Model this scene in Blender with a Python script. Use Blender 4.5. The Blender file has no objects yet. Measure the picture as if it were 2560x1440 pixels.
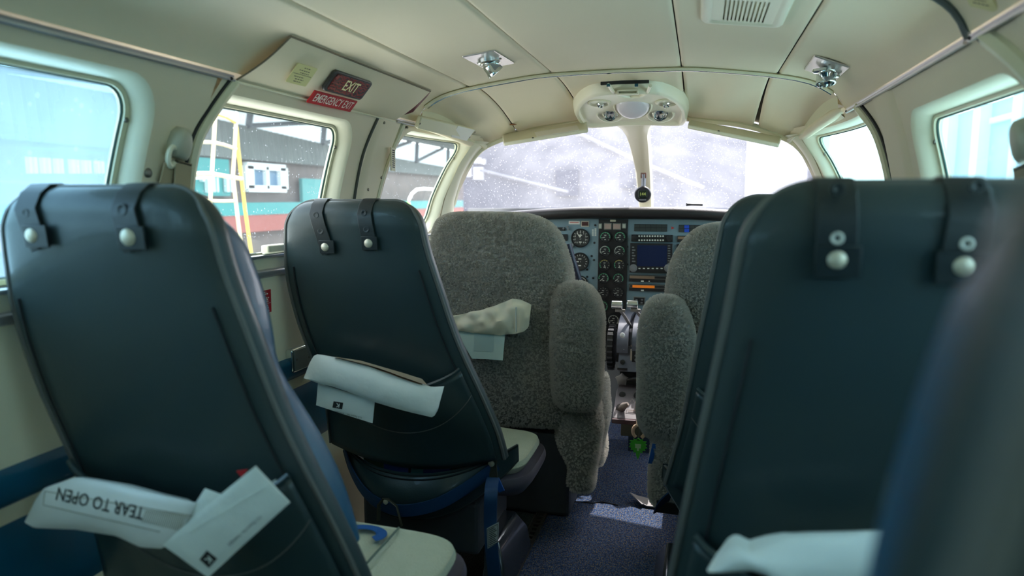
import bpy, bmesh, math, random
from mathutils import Vector, Matrix, noise
random.seed(7)
scene = bpy.context.scene
COL = scene.collection
R = math.radians

# ---------------------------------------------------------------- camera (2560x1440 frame)
FPX = 1750.0                      # focal length in pixels of the 2560 px wide frame
VPX, VPY = 1750.0, 495.0          # where the cabin's long axis (+Y) vanishes
EYE = Vector((0.25, 0.0, 0.97))
_p = math.atan((720 - VPY) / FPX)
_t = math.atan((VPX - 1280) / FPX * math.cos(_p))
FWD = Vector((-math.sin(_t) * math.cos(_p), math.cos(_t) * math.cos(_p), -math.sin(_p)))
RGT = Vector((math.cos(_t), math.sin(_t), 0))
UPV = RGT.cross(FWD)
cam = bpy.data.cameras.new('camera')
cam.sensor_width = 36.0
cam.lens = 36.0 * FPX / 2560.0
cam.clip_start = 0.02
cam.clip_end = 400
cam.dof.use_dof = True
cam.dof.focus_distance = 2.0
cam.dof.aperture_fstop = 3.2
camo = bpy.data.objects.new('camera', cam)
COL.objects.link(camo)
mw = Matrix((RGT, UPV, -FWD)).transposed().to_4x4()
mw.translation = EYE
camo.matrix_world = mw
scene.camera = camo

# ---------------------------------------------------------------- light
SUN_EL, SUN_AZ = R(60), R(20)      # azimuth measured from +Y towards +X
world = bpy.data.worlds.new('world')
scene.world = world
world.use_nodes = True
wn = world.node_tree.nodes
wl = world.node_tree.links
for n in list(wn):
    wn.remove(n)
sky = wn.new('ShaderNodeTexSky')
sky.sky_type = 'NISHITA'
sky.sun_disc = False
sky.sun_elevation = SUN_EL
sky.sun_rotation = SUN_AZ
sky.air_density = 1.0
sky.dust_density = 3.0
bg = wn.new('ShaderNodeBackground')
bg.inputs["Strength"].default_value = 1.5
wo = wn.new('ShaderNodeOutputWorld')
hs = wn.new('ShaderNodeHueSaturation')
hs.inputs['Saturation'].default_value = 0.35
wl.new(sky.outputs[0], hs.inputs['Color'])
wl.new(hs.outputs[0], bg.inputs['Color'])
wl.new(bg.outputs[0], wo.inputs['Surface'])
sun = bpy.data.lights.new('sun_offscreen', 'SUN')
sun.energy = 10.0
sun.angle = R(0.6)
sun.color = (1.0, 0.95, 0.87)
suno = bpy.data.objects.new('sun_offscreen', sun)
COL.objects.link(suno)
_sd = Vector((math.sin(SUN_AZ) * math.cos(SUN_EL), math.cos(SUN_AZ) * math.cos(SUN_EL), math.sin(SUN_EL)))
suno.rotation_euler = _sd.to_track_quat('Z', 'Y').to_euler()
scene.view_settings.view_transform = 'Standard'
scene.view_settings.look = 'None'
scene.view_settings.gamma = 1.0
scene.view_settings.use_curve_mapping = False
scene.view_settings.exposure = 0.3
cy = scene.cycles
cy.use_denoising = True
cy.max_bounces = 8
cy.diffuse_bounces = 5
cy.glossy_bounces = 3
cy.transmission_bounces = 4
cy.transparent_max_bounces = 16
cy.sample_clamp_indirect = 6.0
cy.caustics_reflective = False
cy.caustics_refractive = False

# ---------------------------------------------------------------- helpers
def ray(x, y):
    return FWD + RGT * ((x - 1280) / FPX) - UPV * ((y - 720) / FPX)
def atY(x, y, Y):
    d = ray(x, y); return EYE + d * (Y / d.y)
def atX(x, y, X):
    d = ray(x, y); return EYE + d * ((X - EYE.x) / d.x)
def atZ(x, y, Z):
    d = ray(x, y); return EYE + d * ((Z - EYE.z) / d.z)

def lin(c):
    c = c / 255.0
    return c / 12.92 if c <= 0.04045 else ((c + 0.055) / 1.055) ** 2.4
def rgb(t):
    return (lin(t[0]), lin(t[1]), lin(t[2]), 1.0)
MATS = {}
def M(name, col=(128, 128, 128), rough=0.5, metal=0.0, bump=None, var=None, coat=0.0, emit=None, spec=None, sheen=0.0):
    """bump=(scale, strength, distance), var=(scale, amount 0..1, other colour)"""
    if name in MATS:
        return MATS[name]
    m = bpy.data.materials.new(name)
    m.use_nodes = True
    nt = m.node_tree
    b = nt.nodes['Principled BSDF']
    b.inputs['Base Color'].default_value = rgb(col)
    b.inputs['Roughness'].default_value = rough
    b.inputs['Metallic'].default_value = metal
    if coat:
        b.inputs['Coat Weight'].default_value = coat
    if spec is not None:
        b.inputs['Specular IOR Level'].default_value = spec
    if sheen:
        b.inputs['Sheen Weight'].default_value = sheen
    if emit:
        b.inputs['Emission Color'].default_value = rgb(emit[0])
        b.inputs['Emission Strength'].default_value = emit[1]
    tc = nt.nodes.new('ShaderNodeTexCoord')
    if var:
        nz = nt.nodes.new('ShaderNodeTexNoise')
        nz.inputs['Scale'].default_value = var[0]
        nz.inputs['Detail'].default_value = 4
        nt.links.new(tc.outputs['Object'], nz.inputs['Vector'])
        rp = nt.nodes.new('ShaderNodeValToRGB')
        rp.color_ramp.elements[0].position = 0.5 - 0.5 * var[1]
        rp.color_ramp.elements[1].position = 0.5 + 0.5 * var[1]
        rp.color_ramp.elements[0].color = rgb(col)
        rp.color_ramp.elements[1].color = rgb(var[2])
        nt.links.new(nz.outputs[0], rp.inputs[0])
        nt.links.new(rp.outputs[0], b.inputs['Base Color'])
    if bump:
        nb = nt.nodes.new('ShaderNodeTexNoise')
        nb.inputs['Scale'].default_value = bump[0]
        nb.inputs['Detail'].default_value = 3
        nt.links.new(tc.outputs['Object'], nb.inputs['Vector'])
        bp = nt.nodes.new('ShaderNodeBump')
        bp.inputs['Strength'].default_value = bump[1]
        bp.inputs['Distance'].default_value = bump[2]
        nt.links.new(nb.outputs[0], bp.inputs['Height'])
        nt.links.new(bp.outputs[0], b.inputs['Normal'])
    MATS[name] = m
    return m

def glass_mat(name, tint, haze, haze_col, specks=0.0, speck_scale=120.0, streak=0.25):
    """a thin pane: tinted see-through, a film of dirt that scatters light, and a faint mirror"""
    m = bpy.data.materials.new(name)
    m.use_nodes = True
    nt = m.node_tree
    for n in list(nt.nodes):
        nt.nodes.remove(n)
    out = nt.nodes.new('ShaderNodeOutputMaterial')
    tr = nt.nodes.new('ShaderNodeBsdfTransparent')
    tr.inputs[0].default_value = rgb(tint)
    tl = nt.nodes.new('ShaderNodeBsdfTranslucent')
    tl.inputs[0].default_value = rgb(haze_col)
    gl = nt.nodes.new('ShaderNodeBsdfGlossy')
    gl.inputs['Roughness'].default_value = 0.03
    tc = nt.nodes.new('ShaderNodeTexCoord')
    # dirt amount = haze * cloudy noise + specks
    n1 = nt.nodes.new('ShaderNodeTexNoise')
    n1.inputs['Scale'].default_value = 6.0
    n1.inputs['Detail'].default_value = 5
    nt.links.new(tc.outputs['Object'], n1.inputs['Vector'])
    mp = nt.nodes.new('ShaderNodeMapRange')
    mp.inputs['From Min'].default_value = 0.3
    mp.inputs['From Max'].default_value = 0.7
    mp.inputs['To Min'].default_value = haze * (1 - streak)
    mp.inputs['To Max'].default_value = haze * (1 + streak)
    nt.links.new(n1.outputs[0], mp.inputs[0])
    fac = mp.outputs[0]
    if specks > 0:
        vo = nt.nodes.new('ShaderNodeTexVoronoi')
        vo.inputs['Scale'].default_value = speck_scale
        nt.links.new(tc.outputs['Object'], vo.inputs['Vector'])
        # size of each fleck from the cell's own random value
        sz = nt.nodes.new('ShaderNodeMath'); sz.operation = 'POWER'
        sep = nt.nodes.new('ShaderNodeSeparateColor')
        nt.links.new(vo.outputs['Color'], sep.inputs[0])
        nt.links.new(sep.outputs[0], sz.inputs[0]); sz.inputs[1].default_value = 3.0
        ml = nt.nodes.new('ShaderNodeMath'); ml.operation = 'MULTIPLY'
        nt.links.new(sz.outputs[0], ml.inputs[0]); ml.inputs[1].default_value = 0.28
        lt = nt.nodes.new('ShaderNodeMath'); lt.operation = 'LESS_THAN'
        nt.links.new(vo.outputs['Distance'], lt.inputs[0]); nt.links.new(ml.outputs[0], lt.inputs[1])
        sc = nt.nodes.new('ShaderNodeMath'); sc.operation = 'MULTIPLY_ADD'
        nt.links.new(lt.outputs[0], sc.inputs[0]); sc.inputs[1].default_value = specks
        nt.links.new(fac, sc.inputs[2]); sc.use_clamp = True
        fac = sc.outputs[0]
    mx = nt.nodes.new('ShaderNodeMixShader')
    nt.links.new(fac, mx.inputs[0]); nt.links.new(tr.outputs[0], mx.inputs[1]); nt.links.new(tl.outputs[0], mx.inputs[2])
    mg = nt.nodes.new('ShaderNodeMixShader')
    mg.inputs[0].default_value = 0.03
    nt.links.new(mx.outputs[0], mg.inputs[1]); nt.links.new(gl.outputs[0], mg.inputs[2])
    nt.links.new(mg.outputs[0], out.inputs['Surface'])
    MATS[name] = m
    return m

def wloc(o):
    v = Vector((0, 0, 0))
    while o is not None:
        v += o.location
        o = o.parent
    return v

def tag(o, label=None, cat=None, group=None, kind=None):
    if label: o['label'] = label
    if cat: o['category'] = cat
    if group: o['group'] = group
    if kind: o['kind'] = kind
    return o

def empty(name, loc, label=None, cat=None, group=None, kind=None, parent=None):
    o = bpy.data.objects.new(name, None)
    COL.objects.link(o)
    o.empty_display_size = 0.05
    if parent:
        o.parent = parent
        o.location = Vector(loc) - wloc(parent)
    else:
        o.location = loc
    return tag(o, label, cat, group, kind)

class B:
    """collects geometry in world coordinates; build() links it as one mesh object"""
    def __init__(s):
        s.v = []; s.f = []; s.m = []; s.cur = 0
    def face(s, idx):
        s.f.append(tuple(idx)); s.m.append(s.cur)
    def mat(s, i):
        s.cur = i; return s
    def poly(s, pts):
        k = len(s.v); s.v += [Vector(p) for p in pts]; s.face(range(k, k + len(pts))); return s
    def box(s, c, d, rot=None):
        c = Vector(c); hx, hy, hz = d[0] / 2, d[1] / 2, d[2] / 2
        k = len(s.v)
        for z in (-hz, hz):
            for y in (-hy, hy):
                for x in (-hx, hx):
                    p = Vector((x, y, z))
                    if rot is not None: p = rot @ p
                    s.v.append(c + p)
        for q in ((0, 2, 3, 1), (4, 5, 7, 6), (0, 1, 5, 4), (2, 6, 7, 3), (0, 4, 6, 2), (1, 3, 7, 5)):
            s.face([k + i for i in q])
        return s
    def rings(s, rings, cap=True, closed=True, cap0=None, cap1=None):
        k = len(s.v); n = len(rings[0])
        for r in rings: s.v += [Vector(p) for p in r]
        for i in range(len(rings) - 1):
            for j in range(n if closed else n - 1):
                a = k + i * n + j; b = k + i * n + (j + 1) % n
                s.face((a, b, b + n, a + n))
        c0 = cap if cap0 is None else cap0
        c1 = cap if cap1 is None else cap1
        if c0: s.face([k + j for j in reversed(range(n))])
        if c1: s.face([k + (len(rings) - 1) * n + j for j in range(n)])
        return s
    def grid(s, fn, nu, nv, flip=False):
        k = len(s.v)
        for j in range(nv + 1):
            for i in range(nu + 1):
                s.v.append(Vector(fn(i / nu, j / nv)))
        for j in range(nv):
            for i in range(nu):
                a = k + j * (nu + 1) + i
                q = (a, a + 1, a + nu + 2, a + nu + 1)
                s.face(q[::-1] if flip else q)
        return s
    def cyl(s, p0, p1, r0, r1=None, n=16, cap=True):
        p0 = Vector(p0); p1 = Vector(p1); r1 = r0 if r1 is None else r1
        ax = (p1 - p0).normalized()
        u = ax.orthogonal().normalized(); w = ax.cross(u)
        cs = [(math.cos(2 * math.pi * i / n), math.sin(2 * math.pi * i / n)) for i in range(n)]
        return s.rings([[p0 + (u * c + w * q) * r0 for c, q in cs], [p1 + (u * c + w * q) * r1 for c, q in cs]], cap)
    def lathe(s, p0, ax, prof, n=20, cap=True):
        """prof: list of (distance along ax, radius)"""
        p0 = Vector(p0); ax = Vector(ax).normalized()
        u = ax.orthogonal().normalized(); w = ax.cross(u)
        return s.rings([[p0 + ax * d + (u * math.cos(2 * math.pi * i / n) + w * math.sin(2 * math.pi * i / n)) * max(r, 1e-5) for i in range(n)] for d, r in prof], cap)
    def tube(s, path, r, n=8, cap=True, sx=1.0, up=None):
        path = [Vector(p) for p in path]
        rr = r if isinstance(r, (list, tuple)) else [r] * len(path)
        out = []; u = None
        for i, p in enumerate(path):
            t = (path[min(i + 1, len(path) - 1)] - path[max(i - 1, 0)]).normalized()
            if up is not None:
                u = (Vector(up) - t * t.dot(Vector(up))).normalized()
            elif u is None: u = t.orthogonal().normalized()
            else: u = (u - t * t.dot(u)).normalized()
            w = t.cross(u)
            out.append([p + (u * math.cos(2 * math.pi * k / n) + w * math.sin(2 * math.pi * k / n) * sx) * rr[i] for k in range(n)])
        return s.rings(out, cap)
    def ribbon(s, path, side, w, th):
        """flat strap: path points, side vector(s), width, thickness"""
        path = [Vector(p) for p in path]; out = []
        for i, p in enumerate(path):
            t = (path[min(i + 1, len(path) - 1)] - path[max(i - 1, 0)]).normalized()
            sd = Vector(side[i] if isinstance(side, list) else side)
            sd = (sd - t * t.dot(sd)).normalized(); nn = t.cross(sd)
            ww = w[i] if isinstance(w, (list, tuple)) else w
            out.append([p + sd * ww / 2 + nn * th / 2, p - sd * ww / 2 + nn * th / 2, p - sd * ww / 2 - nn * th / 2, p + sd * ww / 2 - nn * th / 2])
        return s.rings(out)
    def prism(s, pts, d):
        """polygon extruded by vector d"""
        d = Vector(d); a = [Vector(p) for p in pts]
        return s.rings([a, [p + d for p in a]])
    def build(s, name, mats, parent=None, smooth=40, bevel=0, bseg=2, sub=0, tagged=None, solid=0):
        me = bpy.data.meshes.new(name)
        off = wloc(parent) if parent else Vector((0, 0, 0))
        me.from_pydata([p - off for p in s.v], [], s.f)
        mats = mats if isinstance(mats, (list, tuple)) else [mats]
        for m in mats: me.materials.append(m)
        if len(mats) > 1:
            me.polygons.foreach_set('material_index', s.m)
        bm = bmesh.new(); bm.from_mesh(me)
        bmesh.ops.remove_doubles(bm, verts=bm.verts, dist=1e-6)
        bmesh.ops.recalc_face_normals(bm, faces=bm.faces)
        bm.to_mesh(me); bm.free()
        if smooth:
            me.shade_smooth(); me.set_sharp_from_angle(angle=R(smooth))
        o = bpy.data.objects.new(name, me)
        COL.objects.link(o)
        if parent: o.parent = parent
        if solid:
            md = o.modifiers.new('solid', 'SOLIDIFY'); md.thickness = solid; md.offset = 0
        if bevel:
            md = o.modifiers.new('bevel', 'BEVEL'); md.width = bevel; md.segments = bseg; md.limit_method = 'ANGLE'; md.angle_limit = R(35)
            md.harden_normals = False
        if sub:
            md = o.modifiers.new('sub', 'SUBSURF'); md.levels = sub; md.render_levels = sub
        return o

def text_geo(b, body, frame, size, align='CENTER', bold=0.0, sx=1.0, shear=0.0, lift=0.0):
    """adds flat lettering to builder b; frame = (origin, xdir, ydir) in world space"""
    cu = bpy.data.curves.new('txt', 'FONT')
    cu.body = body; cu.size = size; cu.align_x = align; cu.align_y = 'CENTER'; cu.offset = bold; cu.shear = shear
    cu.resolution_u = 2
    o = bpy.data.objects.new('txt', cu)
    COL.objects.link(o)
    dg = bpy.context.evaluated_depsgraph_get()
    me = bpy.data.meshes.new_from_object(o.evaluated_get(dg))
    O, X, Y = (Vector(q) for q in frame)
    X = X.normalized(); Y = (Y - X * X.dot(Y)).normalized(); N = X.cross(Y)
    k = len(b.v)
    for v in me.vertices:
        b.v.append(O + X * (v.co.x * sx) + Y * v.co.y + N * lift)
    for p in me.polygons:
        b.face([k + i for i in p.vertices])
    bpy.data.objects.remove(o); bpy.data.curves.remove(cu); bpy.data.meshes.remove(me)

def lerp(a, b, t): return a + (b - a) * t
def interp(tab, z):
    """piecewise linear lookup; tab sorted by first value, other values interpolated"""
    if z <= tab[0][0]: return tab[0][1:]
    for a, b in zip(tab, tab[1:]):
        if z <= b[0]:
            t = (z - a[0]) / (b[0] - a[0])
            return tuple(lerp(p, q, t) for p, q in zip(a[1:], b[1:]))
    return tab[-1][1:]
def smooth_tab(tab, n=40):
    """Catmull-Rom resample of a table for smooth outlines"""
    out = []
    for i in range(len(tab) - 1):
        p0 = tab[max(i - 1, 0)]; p1 = tab[i]; p2 = tab[i + 1]; p3 = tab[min(i + 2, len(tab) - 1)]
        m = max(2, n // (len(tab) - 1))
        for k in range(m):
            t = k / m
            out.append(tuple(0.5 * (2 * b + (c - a) * t + (2 * a - 5 * b + 4 * c - d) * t * t + (3 * b - a - 3 * c + d) * t ** 3) for a, b, c, d in zip(p0, p1, p2, p3)))
    out.append(tuple(tab[-1]))
    return out

# ---------------------------------------------------------------- materials of the shell
m_cream = M('cream_vinyl', (228, 215, 188), 0.55, bump=(350, 0.06, 0.002), var=(3, 0.9, (220, 207, 178)))
m_panel = M('cream_plastic', (226, 221, 196), 0.38, bump=(500, 0.03, 0.001))
m_trim = M('cream_trim', (214, 209, 178), 0.35)
m_wall = M('beige_wall_vinyl', (238, 228, 198), 0.5, bump=(300, 0.08, 0.002), var=(4, 0.9, (230, 220, 188)))
m_dark = M('black_and_gap_shade', (18, 18, 18), 0.6)  # plain black parts, also the pieces that stand for gap shade
m_liner = M('grey_insulation', (96, 92, 84), 0.9)
m_gasket = M('green_gasket', (40, 70, 62), 0.5)
m_alu = M('brushed_aluminium', (196, 194, 196), 0.32, metal=0.75, bump=(200, 0.05, 0.001))
m_chrome = M('chrome', (215, 220, 220), 0.12, metal=1.0)
m_blue = M('petrol_blue_vinyl', (12, 84, 112), 0.4, bump=(300, 0.08, 0.002))
m_screw = M('screw_steel', (120, 115, 105), 0.4, metal=0.8)
g_clear = glass_mat('clear_pane', (214, 225, 223), 0.035, (225, 235, 238), specks=0.22, speck_scale=170)
g_blue = glass_mat('blue_tinted_pane', (150, 200, 220), 0.24, (160, 208, 232), specks=0.05, speck_scale=60, streak=0.12)
g_cyan = glass_mat('pale_cyan_pane', (160, 205, 215), 0.07, (178, 216, 224), specks=0.05, speck_scale=60, streak=0.1)
g_front = glass_mat('dusty_windscreen', (206, 206, 210), 0.065, (214, 214, 219), specks=0.42, speck_scale=185, streak=0.35)

# ---------------------------------------------------------------- cabin surfaces
ROOF = smooth_tab([(0, 1.338), (.19, 1.335), (.3, 1.325), (.445, 1.305), (.53, 1.285), (.585, 1.255), (.612, 1.222), (.622, 1.195)], 60)
WALL = smooth_tab([(0, .645), (.05, .66), (.3, .68), (.6, .69), (.75, .69), (.845, .684), (.93, .675), (1.02, .663), (1.10, .648), (1.16, .632), (1.195, .622)], 60)
YB = 2.10                                   # transverse arch between cabin and cockpit
WTOP = [(0, 2.735, 1.272), (.18, 2.70, 1.265), (.28, 2.675, 1.25), (.38, 2.645, 1.232), (.48, 2.60, 1.196), (.553, 2.55, 1.155)]   # windscreen top edge |x|: y, z
def roofz(x):
    return interp(ROOF, abs(x))[0]
def wallx(z, y):
    x = interp(WALL, z)[0]
    if y > 2.0:
        t = min((y - 2.0) / 0.5, 1.6)
        k = interp([(.0, .03), (.965, .032), (1.10, .06), (1.155, .08), (1.2, .095)], z)[0]
        x -= k * t * t * (1.0 if t < 1 else 1.0 / t)
    return x
def ckz(x, y):
    """cockpit headliner between the arch and the windscreen"""
    ax = abs(x)
    yw, zw = interp(WTOP, ax)
    t = max(0.0, min(1.0, (y - YB) / (yw - YB)))
    return lerp(roofz(min(ax, .617)), zw, t ** 1.25) + 0.012 * math.sin(math.pi * t)
def surfz(x, y):
    return roofz(x) if y <= YB else ckz(x, y)
def roof_hit(px, py):
    d = ray(px, py); t = 0.2
    while t < 5:
        p = EYE + d * t
        if p.z >= surfz(max(-.62, min(.62, p.x)), p.y): break
        t += 0.002
    return EYE + d * t
def wall_hit(px, py, side):
    d = ray(px, py); t = 0.2
    while t < 5:
        p = EYE + d * t
        if p.x * side >= wallx(max(0, min(1.195, p.z)), p.y): break
        t += 0.002
    return EYE + d * t
YR = -1.55                                  # rear bulkhead

# floor
flo = B(); flo.box((0, 1.0, -0.02), (1.42, 5.3, 0.04))
def carpet(name, a, b_, c, sc):
    m = bpy.data.materials.new(name); m.use_nodes = True
    nt = m.node_tree; bs = nt.nodes['Principled BSDF']
    bs.inputs['Roughness'].default_value = 0.95
    bs.inputs['Specular IOR Level'].default_value = 0.1
    tc = nt.nodes.new('ShaderNodeTexCoord')
    mpn = nt.nodes.new('ShaderNodeMapping'); mpn.inputs['Scale'].default_value = (1.0, 0.55, 1.0)
    nt.links.new(tc.outputs['Object'], mpn.inputs[0])
    n1 = nt.nodes.new('ShaderNodeTexNoise'); n1.inputs['Scale'].default_value = sc; n1.inputs['Detail'].default_value = 3
    n2 = nt.nodes.new('ShaderNodeTexNoise'); n2.inputs['Scale'].default_value = sc * 1.7; n2.inputs['Detail'].default_value = 2
    nt.links.new(mpn.outputs[0], n1.inputs['Vector']); nt.links.new(mpn.outputs[0], n2.inputs['Vector'])
    r1 = nt.nodes.new('ShaderNodeValToRGB'); r1.color_ramp.elements[0].position = .44; r1.color_ramp.elements[1].position = .58
    r1.color_ramp.elements[0].color = rgb(a); r1.color_ramp.elements[1].color = rgb(b_)
    r2 = nt.nodes.new('ShaderNodeValToRGB'); r2.color_ramp.elements[0].position = .54; r2.color_ramp.elements[1].position = .62
    mixc = nt.nodes.new('ShaderNodeMix'); mixc.data_type = 'RGBA'
    nt.links.new(n1.outputs[0], r1.inputs[0]); nt.links.new(n2.outputs[0], r2.inputs[0])
    nt.links.new(r2.outputs[0], mixc.inputs['Factor']); nt.links.new(r1.outputs[0], mixc.inputs['A']); mixc.inputs['B'].default_value = rgb(c)
    nt.links.new(mixc.outputs['Result'], bs.inputs['Base Color'])
    bp = nt.nodes.new('ShaderNodeBump'); bp.inputs['Strength'].default_value = .8; bp.inputs['Distance'].default_value = .004
    nt.links.new(n2.outputs[0], bp.inputs['Height']); nt.links.new(bp.outputs[0], bs.inputs['Normal'])
    MATS[name] = m
    return m
m_carpet = carpet('blue_flecked_carpet', (38, 54, 82), (58, 76, 106), (112, 102, 86), 170)
m_carpet2 = carpet('dark_green_carpet', (34, 44, 44), (56, 68, 66), (70, 74, 68), 260)
floor = tag(flo.build('floor', M('floor_board', (30, 30, 32), 0.9), smooth=0), 'dark cabin floor under the carpets', kind='structure')
b = B(); b.box((0.08, 0.75, 0.003), (0.50, 4.5, 0.008))
b.build('aisle_carpet', m_carpet, floor, smooth=0)
b = B(); b.box((-0.425, 0.7, 0.003), (0.44, 4.4, 0.008)); b.build('side_carpet', m_carpet2, floor, smooth=0)
b = B(); b.box((0.50, 0.7, 0.003), (0.30, 4.4, 0.008)); b.build('side_carpet', m_carpet2, floor, smooth=0)
# perforated seat tracks
for x0, hd in ((-0.187, 1), (0.345, 0), (-0.55, 0)):
    b = B()
    if hd:
        for s_x in (-.0125, .0125): b.box((x0 + s_x, 0.9, 0.006), (0.009, 4.0, 0.010))
    else:
        b.box((x0, 0.9, 0.006), (0.034, 4.0, 0.010))
    b.box((x0 - .016, 0.9, 0.011), (0.004, 4.0, 0.008)); b.box((x0 + .016, 0.9, 0.011), (0.004, 4.0, 0.008))
    tr_ = b.build('seat_track', M('worn_track_metal', (96, 92, 84), 0.5, metal=0.6, var=(60, .6, (60, 56, 50))), floor, smooth=0)
    if hd:
        h = B()
        y = 1.3
        while y < 2.7:
            h.box((x0, y, .007), (.018, .011, .008))
            y += .025
        ho = h.build('track_rung', M('worn_track_metal'), tr_, smooth=0); ho['kind'] = 'stuff'
# a crease in the aisle carpet
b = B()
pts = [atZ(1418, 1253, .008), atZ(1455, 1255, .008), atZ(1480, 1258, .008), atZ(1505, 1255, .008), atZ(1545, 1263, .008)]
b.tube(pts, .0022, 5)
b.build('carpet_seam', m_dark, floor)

# lower walls and their upper panels round the windows
GLASS = []
def loop_rr(y0, y1, z0, z1, r, shear, nc=7, ns=8):
    """rounded rectangle in (y,z), fixed point count; r may be 0"""
    pts = []
    cs = [((y1 - r), (z1 - r), 0), ((y0 + r), (z1 - r), 90), ((y0 + r), (z0 + r), 180), ((y1 - r), (z0 + r), 270)]
    for k, (cy_, cz_, a0) in enumerate(cs):
        arc = [(cy_ + r * math.cos(R(a0 + 90 * i / nc)), cz_ + r * math.sin(R(a0 + 90 * i / nc))) for i in range(nc + 1)]
        pts += arc
        nx = cs[(k + 1) % 4]
        e = (nx[0] + r * math.cos(R(nx[2])), nx[1] + r * math.sin(R(nx[2])))
        for i in range(1, ns):
            pts.append((lerp(arc[-1][0], e[0], i / ns), lerp(arc[-1][1], e[1], i / ns)))
    zm = (z0 + z1) / 2
    return [(y + shear * (z - zm), z) for y, z in pts]
def wall_bay(side, yo0, yo1, gy0, gy1, gz0, gz1, r, shear, gmat, wall, nwin, oshear=0.0, scoop=.034, depth=.04):
    P = lambda y, z, d=0.0: Vector((side * (wallx(max(0, min(1.195, z)), y) + d), y, z))
    outer = loop_rr(yo0, yo1, .845, 1.195, 0.0001, oshear)
    hole = loop_rr(gy0 - scoop, gy1 + scoop, gz0 - scoop * .8, min(gz1 + scoop * .6, 1.178), r + scoop * .8, shear)
    b = B()
    nr = 5
    b.rings([[P(lerp(o[0], h[0], i / nr), lerp(o[1], h[1], i / nr)) for o, h in zip(outer, hole)] for i in range(nr + 1)], cap=False)
    b.build('window_panel', m_cream, wall, smooth=60)
    glass = loop_rr(gy0, gy1, gz0, gz1, r, shear)
    win = empty('window_%d' % nwin, P((gy0 + gy1) / 2, gz0), kind='structure')
    f = B()
    rg = []
    for t, d in ((0, 0), (.12, .002), (.3, .007), (.5, .018), (.62, .030), (.70, depth - .004)):
        rg.append([P(lerp(h[0], g[0], t), lerp(h[1], g[1], t), d) for h, g in zip(hole, glass)])
    f.rings(rg, cap=False)
    f.build('window_surround', m_panel, win, smooth=60)
    f = B()
    rg = []
    for t, d in ((.66, depth - .006), (.68, depth - .010), (.95, depth - .010), (.97, depth - .004), (1.0, depth + .004)):
        rg.append([P(lerp(h[0], g[0], t), lerp(h[1], g[1], t), d) for h, g in zip(hole, glass)])
    f.rings(rg, cap=False)
    f.build('window_frame', m_trim, win, smooth=50)
    f = B()
    f.tube([P(g[0], g[1], depth - .004) for g in glass] + [P(glass[0][0], glass[0][1], depth - .004)], .0022, 6)
    f.build('gasket', m_gasket, win)
    f = B()
    k = len(glass); cy_ = sum(g[0] for g in glass) / k; cz_ = sum(g[1] for g in glass) / k
    rr_ = [[P(lerp(cy_, g[0], t), lerp(cz_, g[1], t), depth) for g in glass] for t in (1.0, .75, .5, .25, .02)]
    f.rings(rr_, cap=False, cap1=True)
    f.build('pane', gmat, win, smooth=60)
    # retaining screws
    for i in (0, len(glass) // 2 + 3, len(glass) - 12):
        h, g = hole[i % len(hole)], glass[i % len(glass)]
        q = P(lerp(h[0], g[0], .82), lerp(h[1], g[1], .82), depth - .011)
        s_ = B(); s_.lathe(q, (-side, 0, 0), [(-.002, .0045), (.001, .0045), (.002, .003)], 10)
        s_.build('screw', m_screw, win)
    return win

walls = {}
for side, nm in ((-1, 'wall_left'), (1, 'wall_right')):
    b = B()
    YW = YR
    b.grid(lambda u, v: (side * wallx(v * .85, lerp(YW, 2.75, u)), lerp(YW, 2.75, u), v * .85), 50, 24)
    w = tag(b.build(nm, m_wall, smooth=60), 'beige lower side wall of the cabin', kind='structure')
    walls[side] = w
    # outer skin that closes the gaps behind the panels
    b = B()
    b.grid(lambda u, v: (side * (wallx(lerp(-.0, .84, v), lerp(YW, 2.75, u)) + .06), lerp(YW, 2.75, u), lerp(-.04, .84, v)), 30, 12)
    b.grid(lambda u, v: (side * (wallx(1.19, lerp(YR, 2.5, u)) + .055 - .02 * v), lerp(YR, 2.5, u), lerp(1.175, 1.27, v)), 30, 3)
    b.build('outer_skin', M('white_paint', (235, 235, 235), 0.4), w, smooth=60)
WL, WR = walls[-1], walls[1]
wall_bay(-1, YR, -.55, -1.35, -.70, .865, 1.145, .07, .12, g_blue, WL, 1)
wall_bay(-1, -.55, .2, -.42, .08, .865, 1.145, .07, .12, g_blue, WL, 2)
wall_bay(-1, .2, 1.115, .30, .965, .855, 1.15, .05, .16, g_blue, WL, 3, oshear=.22)
wall_bay(-1, 1.13, 1.79, 1.13, 1.655, .845, 1.148, .045, .20, g_clear, WL, 4, oshear=.22)
wall_bay(-1, 1.935, 2.53, 1.975, 2.405, .87, 1.165, .05, .40, g_clear, WL, 5, oshear=.28, scoop=.026)
wall_bay(1, YR, -.55, -1.35, -.70, .865, 1.145, .07, .12, g_cyan, WR, 6)
wall_bay(1, -.55, .2, -.42, .08, .865, 1.145, .07, .12, g_cyan, WR, 7)
wall_bay(1, .2, .98, .30, .90, .865, 1.145, .05, .16, g_cyan, WR, 8)
wall_bay(1, 1.0, 1.60, 1.045, 1.50, .86, 1.118, .04, .30, g_cyan, WR, 9, oshear=.2)
wall_bay(1, 1.73, 2.53, 1.835, 2.38, .87, 1.16, .05, .55, g_cyan, WR, 10, oshear=.28, scoop=.026)
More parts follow.
